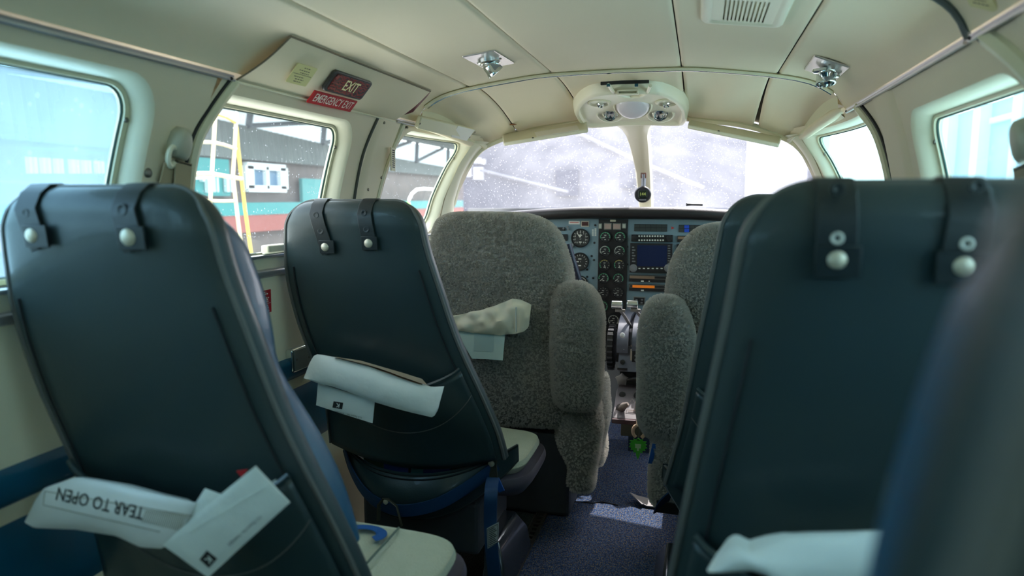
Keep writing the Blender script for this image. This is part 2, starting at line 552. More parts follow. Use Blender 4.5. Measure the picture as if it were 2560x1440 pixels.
# plain posts between the bays
def post(side, y0, y1, sh, wall, proud=.004):
    b = B()
    b.grid(lambda u, v: (side * (wallx(lerp(.845, 1.195, v), lerp(y0, y1, u)) - proud * min(1, 8 * min(u, 1 - u))), lerp(y0, y1, u) + sh * (lerp(.845, 1.195, v) - 1.02), lerp(.845, 1.195, v)), 8, 16)
    return b.build('pillar_panel', m_cream, wall, smooth=60)
post(-1, 1.785, 1.942, .25, WL, .006)
post(1, 1.585, 1.750, .24, WR, .007)
post(1, .975, 1.0, .2, WR)
post(-1, .118, .262, .11, WL, .006)
for (x, y) in ((955, 307), (1013, 319), (948, 444), (915, 474)):
    q = wall_hit(x, y, -1); s_ = B(); s_.lathe(q + Vector((.008, 0, 0)), (1, 0, 0), [(-.006, .0042), (0, .0042), (.0015, .0025)], 10)
    s_.build('screw', m_screw, WL)
for (x, y) in ((368, 432), (471, 434)):
    q = wall_hit(x, y, -1); s_ = B(); s_.lathe(q + Vector((.002, 0, 0)), (1, .0, 0), [(-.004, .0085), (.001, .0085), (.003, .006), (.003, .002)], 12)
    s_.build('screw', m_screw, WL)
# shade of the panel gaps drawn as dark-coloured tubes, with trim beads beside them
def bead(side, pts_yz, r, mat, name, wall, off=0.0, sx=1.0):
    b = B(); t = smooth_tab(pts_yz, 24)
    b.tube([Vector((side * (wallx(max(0, min(1.195, z)), y) - off), y, z)) for z, y in t], r, 8, sx=sx)
    return b.build(name, mat, wall)
bead(-1, [(.85, 1.085), (.95, 1.094), (1.067, 1.108), (1.136, 1.146), (1.193, 1.188)], .004, m_dark, 'panel_gap_shade', WL)
bead(-1, [(.85, 1.10), (.95, 1.109), (1.067, 1.122), (1.136, 1.160), (1.193, 1.202)], .0135, m_trim, 'bead', WL, -.003)
bead(-1, [(.85, 1.755), (.95, 1.762), (1.067, 1.778), (1.136, 1.80), (1.19, 1.825)], .005, M('grey_gap_shade', (70, 72, 66), .6), 'panel_gap_shade', WL, .001)
bead(-1, [(.85, 1.875), (.95, 1.895), (1.067, 1.935), (1.136, 1.97), (1.19, 1.995)], .011, m_trim, 'bead', WL)
bead(1, [(.85, 1.70), (.95, 1.715), (1.067, 1.76), (1.136, 1.81), (1.193, 1.90)], .005, m_dark, 'panel_gap_shade', WR, .001)
bead(1, [(.85, 1.72), (.95, 1.735), (1.067, 1.782), (1.136, 1.835), (1.193, 1.93)], .014, m_trim, 'bead', WR)
bead(1, [(.85, .985), (.95, .99), (1.067, 1.01), (1.136, 1.07), (1.193, 1.155)], .004, m_dark, 'panel_gap_shade', WR, .001)
bead(1, [(.85, .96), (.95, .965), (1.067, .985), (1.136, 1.045), (1.193, 1.13)], .018, m_trim, 'bead', WR, -.006)

def rib(side, pts_yz, y0, y1, wall):
    t = smooth_tab(pts_yz, 20); b = B()
    b.rings([[Vector((side * (wallx(max(0, min(1.195, z)), y + d) + .012), y + d, z)) for z, y in t] for d in (y0, (y0 + y1) / 2, y1)], cap=False, closed=False)
    return b.build('wall_rib', m_cream, wall, smooth=60)
rib(-1, [(.84, 1.085), (.95, 1.094), (1.067, 1.108), (1.136, 1.146), (1.20, 1.192)], -.06, .012, WL)
rib(-1, [(.84, 1.755), (.95, 1.762), (1.067, 1.778), (1.136, 1.80), (1.20, 1.828)], -.05, .07, WL)
rib(-1, [(.84, 1.875), (.95, 1.895), (1.067, 1.935), (1.136, 1.97), (1.20, 1.998)], -.06, .02, WL)
rib(1, [(.84, 1.70), (.95, 1.715), (1.067, 1.76), (1.136, 1.81), (1.20, 1.91)], -.08, .04, WR)
rib(1, [(.84, 1.57), (.95, 1.585), (1.067, 1.61), (1.136, 1.63), (1.20, 1.645)], -.02, .06, WR)
rib(1, [(.84, .985), (.95, .99), (1.067, 1.01), (1.136, 1.07), (1.20, 1.16)], -.06, .02, WR)
# metal rails along the foot of the ceiling
def rail(side, y0, y1, n, x=.617, z=1.197, r=.0065):
    b = B()
    pts = [(side * (wallx(1.195, y) - .004), y, z) for y in [lerp(y0, y1, i / 12) for i in range(13)]]
    b.ribbon(pts, (side * .45, 0, -.9), .011, .005)
    b.tube([Vector(p) + Vector((-side * .004, 0, -.004)) for p in pts], .0035, 6)
    o = tag(b.build('trim_%d' % n, m_alu), 'thin metal rail between headliner and side panel', kind='structure')
    for yy in (y1 - .012,):
        s_ = B(); s_.lathe((side * (wallx(1.195, yy) - .010), yy, z - .004), (-side * .5, 0, -.8), [(-.002, .004), (.0015, .004), (.002, .002)], 8); s_.build('screw', m_dark, o)
    return o
rail(-1, YR, 1.19, 1)
rail(-1, 1.935, 2.085, 2)
rail(1, YR, 1.17, 3)
rail(1, 1.185, 2.04, 4)

# wall furniture of the left wall: padded blue bands, sill rail
def wall_band(side, z0, z1, y0, y1, mat, name, wall, proud=.012, pip=True):
    b = B()
    prof = []
    n = 8
    for i in range(n + 1):
        t = i / n; z = lerp(z0, z1, t)
        prof.append((z, proud * (1 - (2 * t - 1) ** 6)))
    b.grid(lambda u, v: (side * (wallx(interp([(i / n, prof[i][0]) for i in range(n + 1)], v)[0], lerp(y0, y1, u)) - interp([(i / n, prof[i][1]) for i in range(n + 1)], v)[0]), lerp(y0, y1, u), lerp(z0, z1, v)), 30, n)
    o = b.build(name, mat, wall, smooth=60)
    return o
for side, w in ((-1, WL), (1, WR)):
    YW = YR
    wall_band(side, .535, .590, YW, 2.3, m_blue, 'blue_band', w)
    wall_band(side, .36, .510, YW, 2.3, m_blue, 'blue_band', w)
    wall_band(side, .792, .812, YW, 2.45, m_alu, 'sill_rail', w, .010)
    wall_band(side, .836, .846, YW, 2.45, m_alu, 'sill_strip', w, .008)

# ---------------------------------------------------------------- ceiling panels
seams = [-.6195, -.445, -.187, .187, .445, .6195]
b = B(); b.grid(lambda u, v: (lerp(-.60, .60, u), lerp(YR, 2.12, v), roofz(lerp(-.60, .60, u)) + .02), 24, 8)
b.grid(lambda u, v: (lerp(-.60, .60, u), lerp(2.12, interp(WTOP, abs(lerp(-.60, .60, u)))[0] + .02, v), ckz(lerp(-.60, .60, u), lerp(2.12, interp(WTOP, abs(lerp(-.60, .60, u)))[0], v)) + .02), 24, 8)
ceiling = tag(b.build('ceiling', m_liner, smooth=60), 'arched ceiling behind the cream headliner panels', kind='structure')
b = B(); b.grid(lambda u, v: (lerp(-.66, .66, u), lerp(YR - .05, 2.6, v), 1.27 + .115 * (1 - (2 * u - 1) ** 4)), 24, 8)
b.build('roof_skin', M('white_paint'), ceiling, smooth=60)
for i in range(5):
    x0, x1 = seams[i] + .0012, seams[i + 1] - .0012
    y0, y1 = YR, YB - .004
    def fn(u, v, x0=x0, x1=x1, y0=y0, y1=y1):
        x = lerp(x0, x1, u); y = lerp(y0, y1, v)
        e = min(u, 1 - u) * (x1 - x0)
        lift = .006 * max(0, 1 - e / .006) ** 2 if abs(x) < .6 else 0
        return (x, y, roofz(x) + lift)
    us = 20
    b = B(); b.grid(lambda u, v: fn((u * u * (3 - 2 * u)), v), us, 20); b.build('headliner_panel', m_cream, ceiling, smooth=60)
ckseams = [-.616, -.43, -.187, .187, .43, .616]
def ckpanel(i):
    x0, x1 = ckseams[i], ckseams[i + 1]
    def fn(u, v):
        uu = u * u * (3 - 2 * u)
        ge = .0015 + (.006 * (v ** 2) if i in (3, 4) else 0)
        xa = x0 + ge; xb = x1 - ge
        x = lerp(xa, xb, uu)
        x = x * lerp(1.0, (.553 / .616) if abs(x) > .5 else 1.0, v)
        yw, zw = interp(WTOP, min(abs(x), .553))
        y = lerp(YB + .004, yw, v)
        e = min(uu, 1 - uu) * (xb - xa)
        lift = .007 * max(0, 1 - e / .008) ** 2 if abs(x) < .5 else 0
        wrk = 0
        if i == 3:
            wrk = .008 * math.sin(9 * u + 5 * v) * math.sin(math.pi * u) * math.sin(math.pi * v)
        return (x, y, ckz(x, y) + lift - wrk)
    b = B(); b.grid(fn, 22, 18); b.build('headliner_panel', m_cream, ceiling, smooth=60)
for i in range(5): ckpanel(i)
# transverse arch with its bright edge
xs = [lerp(-.585, .585, i / 40) for i in range(41)]
b = B(); b.tube([(x, YB - .012, roofz(x) - .004) for x in xs], .011, 8, sx=.5, up=(0, 1, 0))
arch = tag(b.build('trim_5', m_trim), 'cream arched moulding across the ceiling', kind='structure')
b = B(); b.tube([(x, YB + .006, roofz(x) - .006) for x in xs], .0028, 6); b.build('metal_edge', m_chrome, arch)
# dark transverse moulding on the right part of the cabin ceiling
b = B(); b.tube([(x, 1.19 - .06 * (.61 - x), roofz(x) - .004) for x in [lerp(.46, .6195, i / 14) for i in range(15)]], .0085, 8, sx=.6)
tag(b.build('trim_6', M('grey_moulding', (72, 84, 88), .4)), 'dark grey curved moulding on the ceiling edge', kind='structure')

# ---------------------------------------------------------------- windscreen, pillars, centre post
NB = 24
def ws_top(s):                               # s in -1..1 along the edge, down both pillars
    tab = [(0, 0, 2.735, 1.272), (.25, .18, 2.70, 1.265), (.40, .28, 2.675, 1.25), (.52, .38, 2.645, 1.232), (.66, .48, 2.60, 1.196), (.78, .553, 2.55, 1.150), (.90, .61, 2.52, 1.06), (1.0, .64, 2.50, .955)]
    v = interp(smooth_tab(tab, 60), abs(s))
    return Vector((math.copysign(v[0], s), v[1], v[2]))
def ws_bot(s):
    a = s * math.pi / 2
    return Vector((.655 * math.sin(a), 2.48 + 1.0 * math.cos(a) ** .8 if abs(s) < 1 else 2.48, .925))
def ws(s, v):
    p = ws_top(s).lerp(ws_bot(s), v)
    bul = .07 * math.sin(math.pi * v) * (1 - s * s)
    return p + Vector((0, bul, bul * .7))
win = empty('window_11', (0, 2.9, .93), kind='structure')
for sg in (-1, 1):
    b = B(); b.grid(lambda u, v: ws(sg * lerp(.001, 1, u), v), 30, 14); b.build('pane', g_front, win, smooth=60)
b = B()                                      # edge moulding of the windscreen
ss = [lerp(-1, 1, i / 60) for i in range(61)]
ed = [ws_top(s) for s in ss]
b.rings([[p + Vector((0, -.004, .010)), p + Vector((0, -.012, -.004)), p + Vector((0, -.006, -.016)), p + Vector((0, .016, -.012)), p + Vector((0, .02, .012))] for p in ed])
b.build('windscreen_frame', m_trim, win, smooth=50)
b = B()                                      # centre post, flared where it meets the ceiling
pt = []
for v, w, th in ((0, .085, .02), (.06, .062, .022), (.15, .05, .024), (.3, .045, .026), (.6, .037, .026), (1.0, .034, .026)):
    c = ws(0.0, v) - Vector((0, .012, .012)); d = (ws(0.0, min(v + .05, 1)) - ws(0.0, max(v - .05, 0))).normalized()
    n_ = Vector((0, -d.z, d.y)); n_ = n_ if n_.y < 0 else -n_
    pt.append([c + Vector((-w, 0, 0)) - n_ * .004, c + Vector((-w * .8, 0, 0)) + n_ * th * .8, c + Vector((-w * .4, 0, 0)) + n_ * th, c + Vector((w * .4, 0, 0)) + n_ * th, c + Vector((w * .8, 0, 0)) + n_ * th * .8, c + Vector((w, 0, 0)) - n_ * .004])
b.rings(pt)
b.build('centre_post', m_trim, win, smooth=50)
# header between windscreen frame and side panels: the A pillars
for sg, w in ((-1, WL), (1, WR)):
    b = B()
    def fn(u, v):
        s = lerp(.72, 1.0, min(1, v / .82))
        a = ws_top(sg * s) - Vector((-sg * .01, 0, .14)) * max(0, (v - .82) / .18)
        z = min(a.z, 1.19); y = lerp(a.y, 2.43 + .28 * (z - 1.02), 1)
        c = Vector((sg * (wallx(min(z, 1.195), y) - .002), y, z))
        p = a.lerp(c, u)
        return p - Vector((sg * .010 * math.sin(math.pi * u), 0, 0))
    b.grid(fn, 8, 16); b.build('windscreen_pillar', m_panel, w, smooth=60)
    # strip that joins the cockpit headliner to the side panel
    b = B()
    def fn2(u, v):
        y = lerp(YB, 2.56, u)
        yy = min(y, 2.55)
        xa = lerp(.60, .553, (y - YB) / .46)
        a = Vector((sg * xa, yy, ckz(xa, yy) + .004)); c = Vector((sg * (wallx(1.19, yy) + .002), yy, 1.165 + .02 * (1 - u)))
        p = a.lerp(c, v)
        return p - Vector((sg * .006, 0, .010)) * math.sin(math.pi * v)
    b.grid(fn2, 14, 8); b.build('cockpit_header', m_trim, w, smooth=60)
for sg, n_ in ((-1, 7), (1, 8)):
    b = B(); pts = []
    for i in range(17):
        t = i / 16; y = lerp(YB - .02, 2.56, t); xa = lerp(.606, .552, t)
        pts.append((sg * (xa + .006), y, lerp(1.204, 1.160, t ** 1.3)))
    b.tube(pts, [.006, .011, .014] + [.016] * 14, 10)
    tag(b.build('trim_%d' % n_, m_cream), 'rolled cream edge between cockpit ceiling and side panel', kind='structure')
# nose deck in front of the windscreen, rear bulkhead behind the camera
b = B(); b.grid(lambda u, v: (lerp(-.62, .62, u), lerp(3.52, 5.4, v), .90 - .25 * v - .25 * (2 * u - 1) ** 4), 20, 14)
tag(b.build('aircraft_nose', M('anti_glare_paint', (52, 54, 58), .8), smooth=60), 'dark anti-glare painted aircraft nose ahead of the windscreen', 'nose')
b = B()
b.poly([(-.70, YR, 0), (.70, YR, 0), (.70, YR, .85), (-.70, YR, .85)])
b.poly([(-.70, YR, .85), (.70, YR, .85), (.62, YR, 1.2), (.45, YR, 1.31), (0, YR, 1.345), (-.45, YR, 1.31), (-.62, YR, 1.2)])
tag(b.build('wall_rear', m_wall, smooth=0), 'beige rear bulkhead of the cabin', kind='structure')
b = B(); b.box((0, 3.0, .45), (1.5, .03, .95)); tag(b.build('wall_front', M('grey_firewall', (110, 112, 112), .6), smooth=0), 'grey firewall behind the instrument panel', kind='structure')

# ---------------------------------------------------------------- outside: apron, hangars, wings, stairs
GZ = -0.75
b = B(); b.poly([(-60, -40, GZ), (60, -40, GZ), (60, 90, GZ), (-60, 90, GZ)])
tag(b.build('ground', M('concrete_apron', (150, 150, 146), .9, bump=(20, .2, .02), var=(1.2, .9, (128, 126, 122))), smooth=0), 'grey concrete apron outside', kind='structure')
m_hwall = M('brown_boards', (104, 92, 86), .8, var=(3, .8, (82, 76, 74)))
m_teal = M('teal_paint', (24, 128, 128), .6)
m_redb = M('red_brown_paint', (142, 74, 66), .7)
m_corr = M('grey_green_corrugated', (96, 104, 100), .6, var=(2, .8, (74, 82, 80)))
m_sheet = M('daylit_opening', (120, 122, 124), .6, emit=((236, 242, 248), 1.1))
def roof_sheet():
    m = bpy.data.materials.new('translucent_roof_sheet'); m.use_nodes = True
    nt = m.node_tree; out = nt.nodes['Material Output']; nt.nodes.remove(nt.nodes['Principled BSDF'])
    d = nt.nodes.new('ShaderNodeBsdfDiffuse'); t = nt.nodes.new('ShaderNodeBsdfTranslucent'); mx = nt.nodes.new('ShaderNodeMixShader')
    d.inputs[0].default_value = t.inputs[0].default_value = rgb((240, 244, 246)); mx.inputs[0].default_value = .6
    nt.links.new(d.outputs[0], mx.inputs[1]); nt.links.new(t.outputs[0], mx.inputs[2]); nt.links.new(mx.outputs[0], out.inputs['Surface'])
    return m
m_roofs = roof_sheet()
m_truss = M('dark_steel_truss', (70, 78, 84), .6)
m_frost = M('white_window_frame', (214, 222, 222), .5)
m_pane = M('dull_blue_glass', (74, 112, 140), .3)
HX = -9.0
def onx(x, y): return atX(x, y, HX)
def quadX(b, pts, th=.06):
    P = [onx(*q) for q in pts]; b.prism(P, (-th, 0, 0))
hang = empty('hangar', (HX, 16, GZ), 'long brown and teal hangar with a bright roof strip', 'building')
yA, yZ = 4.0, 46.0
b = B(); b.box((HX - .2, (yA + yZ) / 2, .60), (.3, yZ - yA, 2.7)); b.build('wall', m_hwall, hang, smooth=0)
b = B(); b.box((HX + .03, (yA + yZ) / 2, onx(660, 553).z), (.16, yZ - yA, .42)); b.build('wall_band', m_redb, hang, smooth=0)
b = B(); b.box((HX + .03, (yA + yZ) / 2, onx(660, 521).z), (.2, yZ - yA, .26)); b.build('wall_band', m_teal, hang, smooth=0)
# roof: corrugated eave, bright strip, dark fascia above
z1, z4 = onx(700, 407).z, 2.80
zlow = lambda y: interp([(4, 2.68), (10, 2.64), (12.2, 2.50), (17, 2.28), (30, 2.0), (46, 1.9)], y)[0]
b = B()
n = 420
prof = [lerp(yA, yZ, i / n) for i in range(n + 1)]
b.rings([[(HX + .10 + .04 * (i % 2), y, z1) for i, y in enumerate(prof)], [(HX + .02 + .04 * (i % 2), y, zlow(y)) for i, y in enumerate(prof)]], cap=False, closed=False)
b.build('eave_sheet', m_corr, hang, smooth=0, solid=.02)
for i in range(14):
    b = B(); ya, yb_ = lerp(yA, yZ, i / 14) + .05, lerp(yA, yZ, (i + 1) / 14) - .05
    b.prism([(HX - .15, ya, zlow(ya)), (HX - .15, yb_, zlow(yb_)), (HX - .15, yb_, z4), (HX - .15, ya, z4)], (-.05, 0, 0)); b.build('roof_light', m_roofs, hang, smooth=0)
    y = lerp(yA, yZ, i / 14); z2 = zlow(y)
    b = B(); b.tube([(HX + .1, y, z2), (HX + .1, y + .1, z4)], .07, 6); b.build('truss_post', m_truss, hang)
    b = B(); b.tube([(HX + .1, y, z2), (HX + .1, y + 2.6, z4)], .055, 6); b.build('truss_brace', m_truss, hang)
b = B(); b.box((HX + .55, (yA + yZ) / 2, z4 + .22), (1.9, yZ - yA, .10)); b.build('roof_overhang', m_corr, hang, smooth=0)
b = B(); b.box((HX + .2, (yA + yZ) / 2, z4 + 1.1), (.4, yZ - yA, 2.2)); b.build('fascia', m_corr, hang, smooth=0)
b = B(); b.box((HX + 1.4, (yA + yZ) / 2, z4 + .12), (.12, yZ - yA, .16)); b.build('fascia_beam', m_redb, hang, smooth=0)
def hwin(px0, py0, px1, py1, n=2, frame=m_frost, pane=m_pane):
    p0, p1 = onx(px0, py0), onx(px1, py1)
    yc, zc = (p0.y + p1.y) / 2, (p0.z + p1.z) / 2; w, h = abs(p1.y - p0.y), abs(p1.z - p0.z)
    f = B(); fr = .14
    for (dy, dz, sy, sz) in ((0, h / 2, w, fr), (0, -h / 2, w, fr), (-w / 2, 0, fr, h), (w / 2, 0, fr, h)):
        f.box((HX + .06, yc + dy, zc + dz), (.12, sy + fr, sz if sz != fr else fr))
    for i in range(1, n): f.box((HX + .06, yc - w / 2 + w * i / n, zc), (.12, fr * .7, h))
    o = f.build('window', frame, hang, smooth=0)
    for i in range(n):
        q = B(); q.box((HX + .0, yc - w / 2 + w * (i + .5) / n, zc), (.04, w / n - .04, h)); q.build('pane', pane, o, smooth=0)
hwin(612, 414, 701, 473)
def hpanel(px0, py0, px1, py1, mat, name, d=.1):
    p0, p1 = onx(px0, py0), onx(px1, py1)
    q = B(); q.box((HX + d, (p0.y + p1.y) / 2, (p0.z + p1.z) / 2), (.08, abs(p1.y - p0.y), abs(p1.z - p0.z))); return q.build(name, mat, hang, smooth=0)
hpanel(742, 446, 800, 520, m_teal, 'door')
hpanel(472, 392, 566, 490, m_teal, 'door', .06)
for i, (xx, yy, w, h) in enumerate(((484, 432, 7, 22), (497, 446, 8, 36), (511, 440, 6, 40), (521, 444, 5, 36), (545, 440, 8, 40), (556, 446, 6, 34))):
    hpanel(xx, yy, xx + w, yy + h, M('pale_stock', (196, 222, 224), .6), 'stacked_tube', .16)
# the run of small lit openings further back along the wall, seen through the blue window
for (x0, x1) in ((53, 63), (66, 77), (88, 97), (101, 111), (122, 131), (134, 142), (161, 171), (174, 182), (192, 201), (204, 212), (225, 233), (236, 245)):
    hpanel(x0, 392 + (x0 - 50) * .06, x1, 434, m_sheet, 'lit_opening', .1)
hpanel(40, 368, 255, 386, M('slate_blue_board', (70, 104, 128), .6), 'sign_board', .12)
hpanel(-300, 447, 330, 462, m_frost, 'pale_rail', .12)

# right-hand hangar
hr = empty('hangar', (9, 12, GZ), 'pale panelled hangar with white columns beside the apron', 'building')
b = B(); b.box((9.2, 17.5, 1.6), (.3, 33, 4.7)); b.build('wall', M('pale_blue_cladding', (150, 178, 190), .7), hr, smooth=0)
for i in range(11):
    b = B(); b.box((8.9, 2 + i * 3.0, 1.6), (.35, .6, 4.7)); b.build('column', M('white_column', (214, 218, 218), .6), hr, smooth=0)
for i in range(4):
    b = B(); b.box((9.0, 3.5 + i * 6.0, 1.0), (.12, 2.2, 3.4)); b.build('door', M('blue_door_paint', (72, 128, 156), .6), hr, smooth=0)
for i in range(8):
    b = B(); b.box((8.95, 3.5 + i * 3.0, 3.35), (.1, 1.9, .16)); b.build('roof_light', m_roofs, hr, smooth=0)
# hangar ahead of the nose
hf = empty('hangar', (-2, 18, GZ), 'grey hangar front with white window panes ahead of the nose', 'building')
b = B(); b.box((-2.3, 18.2, 2.4), (7.2, .4, 6.3)); b.build('wall', M('grey_cladding', (112, 114, 124), .8, var=(.6, .9, (96, 98, 108))), hf, smooth=0)
def fy(x, y): return atY(x, y, 17.9)
for (x0, y0, x1, y1) in ((1184, 394, 1201, 408), (1203, 398, 1212, 410), (1166, 414, 1176, 442), (1183, 418, 1206, 449)):
    p, q = fy(x0, y0), fy(x1, y1)
    b = B(); b.box(((p.x + q.x) / 2, 17.95, (p.z + q.z) / 2), (abs(q.x - p.x), .1, abs(p.z - q.z))); b.build('window', m_sheet, hf, smooth=0)
b = B(); b.tube([fy(1450, 335), fy(1600, 405), fy(1760, 470)], .05, 6); b.build('roof_edge', M('pale_steel', (150, 152, 158), .6), hf)
b = B(); b.tube([fy(1200, 425), fy(1420, 480)], .04, 6); b.build('roof_edge', M('pale_steel', (150, 152, 158), .6), hf)
for (x0, y0, x1, y1) in ((1390, 425, 1445, 490), (1550, 410, 1585, 470)):
    p, q = fy(x0, y0), fy(x1, y1)
    b = B(); b.box(((p.x + q.x) / 2, 17.95, (p.z + q.z) / 2), (abs(q.x - p.x), .1, abs(p.z - q.z))); b.build('door', M('slate_door', (66, 72, 90), .7), hf, smooth=0)

hw = empty('hangar', (2.6, 22, GZ), 'white walled hangar with one dark doorway behind the grey front', 'building')
b = B(); b.box((2.45, 22.2, 2.4), (2.7, .4, 6.3)); b.build('wall', M('white_cladding', (214, 214, 218), .7), hw, smooth=0)
p, q = atY(2022, 388, 21.95), atY(2050, 470, 21.95)
b = B(); b.box(((p.x + q.x) / 2, 21.97, (p.z + q.z) / 2), (abs(q.x - p.x), .1, abs(p.z - q.z))); b.build('doorway', M('slate_door', (84, 96, 124), .7), hw, smooth=0)

# the aircraft's own wings, sunlit white below the windows
for sg in (-1, 1):
    b = B(); rings = []
    for k in range(9):
        t = k / 8; x = sg * lerp(.80, 6.0, t); ch = lerp(2.3, 1.2, t); yc = lerp(1.1, 1.5, t); z = lerp(.05, .45, t)
        rings.append([(x, yc + ch * (.5 - .5 * math.cos(R(a))) * 1.0 - ch * .5, z + .11 * ch * .5 * math.sin(R(a)) * (1 if a < 180 else .5)) for a in range(0, 360, 20)])
    b.rings(rings)
    tag(b.build('aircraft_wing', M('white_paint'), smooth=60), ('white aircraft wing below the emergency exit window' if sg < 0 else 'white aircraft wing below the pale cyan windows'), 'wing')

# yellow stairs by the exit window
SX = -3.2
def sx_(x, y, d=0.0): return atX(x, y, SX + d)
m_yel = M('yellow_paint', (220, 180, 70), .5)
m_yel2 = M('faded_yellow_paint', (214, 196, 150), .5)
st = empty('access_stairs', sx_(560, 620), 'yellow tubular access stairs standing outside the exit window', 'stairs')
def bar(name, pts, r, mat, d=0.0):
    b = B(); b.tube([sx_(x, y, d) for x, y in pts], r, 8); b.build(name, mat, st)
bar('post', [(538, 285), (534, 360), (524, 525), (508, 900)], .014, m_yel2)
bar('post', [(590, 306), (586, 380), (582, 440), (596, 560), (640, 900)], .014, m_yel2)
bar('post', [(591, 318), (595, 370), (612, 520), (665, 900)], .014, m_yel, -.05)
bar('post', [(466, 435), (474, 480), (520, 880)], .013, m_yel, -.4)
bar('rail', [(526, 288), (540, 285), (565, 293), (590, 307)], .012, m_yel)
bar('rail', [(462, 358), (500, 355), (534, 356), (560, 362), (590, 372)], .013, m_yel2)
bar('rail', [(462, 437), (500, 434), (528, 434), (560, 440), (604, 447)], .016, m_yel2)
bar('rail', [(470, 447), (528, 443)], .010, m_frost)
bar('rail', [(516, 502), (560, 503), (590, 502)], .011, m_yel2)
# white tube frame outside the cockpit side window
def sx2(x, y): return atX(x, y, -2.0)
b = B(); b.tube([sx2(*q) for q in ((1022, 500), (1030, 484), (1042, 474), (1060, 472), (1080, 473), (1091, 482), (1090, 500), (1085, 530), (1080, 570), (1066, 760), (1050, 1180))], .013, 8)
fr = b.build('tube_frame', M('white_paint'))
tag(fr, 'white bent tube frame outside the cockpit side window', 'frame')
b = B(); b.lathe(sx2(1021, 503), (0, 0, -1), [(0, .012), (.02, .02), (.05, .018)], 10); b.build('green_clamp', M('lime_plastic', (150, 220, 110), .5), fr)

# ---------------------------------------------------------------- passenger seats
def vinyl(name, col, rough, wr):
    """seat vinyl: leather grain plus soft creases"""
    m = M(name, col, rough, coat=.15)
    nt = m.node_tree; bs = nt.nodes['Principled BSDF']
    tc = nt.nodes.new('ShaderNodeTexCoord')
    n1 = nt.nodes.new('ShaderNodeTexVoronoi'); n1.inputs['Scale'].default_value = 260
    n2 = nt.nodes.new('ShaderNodeTexNoise'); n2.inputs['Scale'].default_value = 7; n2.inputs['Detail'].default_value = 2
    nt.links.new(tc.outputs['Object'], n1.inputs['Vector']); nt.links.new(tc.outputs['Object'], n2.inputs['Vector'])
    b1 = nt.nodes.new('ShaderNodeBump'); b1.inputs['Strength'].default_value = .12; b1.inputs['Distance'].default_value = .001
    b2 = nt.nodes.new('ShaderNodeBump'); b2.inputs['Strength'].default_value = wr; b2.inputs['Distance'].default_value = .02
    nt.links.new(n1.outputs['Distance'], b1.inputs['Height']); nt.links.new(n2.outputs[0], b2.inputs['Height'])
    nt.links.new(b1.outputs[0], b2.inputs['Normal']); nt.links.new(b2.outputs[0], bs.inputs['Normal'])
    return m
m_vinyl = vinyl('dark_teal_vinyl', (40, 57, 59), .44, .14)
m_pocket = vinyl('dark_teal_pocket_vinyl', (40, 57, 59), .36, .6)
m_bluel = vinyl('blue_leather', (22, 82, 114), .36, .35)
m_edge = M('worn_vinyl_edge', (96, 96, 92), .45)
m_strap = M('black_green_strap', (26, 36, 38), .42, bump=(300, .1, .001))
m_stud = M('brass_stud', (214, 204, 182), .42, metal=.35)
m_fab = M('pale_green_wool', (192, 197, 176), .95, bump=(260, .5, .003), var=(30, .8, (176, 184, 162)))
m_purple = M('plum_grey_vinyl', (92, 84, 96), .4, bump=(200, .1, .002))
m_stitch = M('stitching', (14, 20, 24), .7)
m_sframe = M('grey_seat_metal', (64, 66, 70), .5)
m_base = M('black_plastic_shroud', (40, 46, 52), .22, coat=.3)
m_belt = M('blue_webbing', (20, 62, 104), .6, bump=(500, .3, .001))
m_gmetal = M('aged_bracket_metal', (104, 100, 84), .4, metal=.7)
m_white = M('white_paper', (222, 226, 220), .6)
m_print = M('black_print', (30, 32, 32), .6)

LT = smooth_tab([(.40, .600, .155), (.46, .600, .168), (.54, .605, .198), (.62, .627, .232), (.70, .650, .262), (.80, .665, .290), (.88, .660, .312), (.95, .650, .322), (1.0, .645, .325)], 50)
RT = smooth_tab([(.40, .610, .196), (.46, .612, .210), (.54, .620, .227), (.62, .632, .239), (.70, .645, .251), (.80, .655, .267), (.88, .655, .279), (.95, .65, .288), (1.0, .645, .29)], 50)

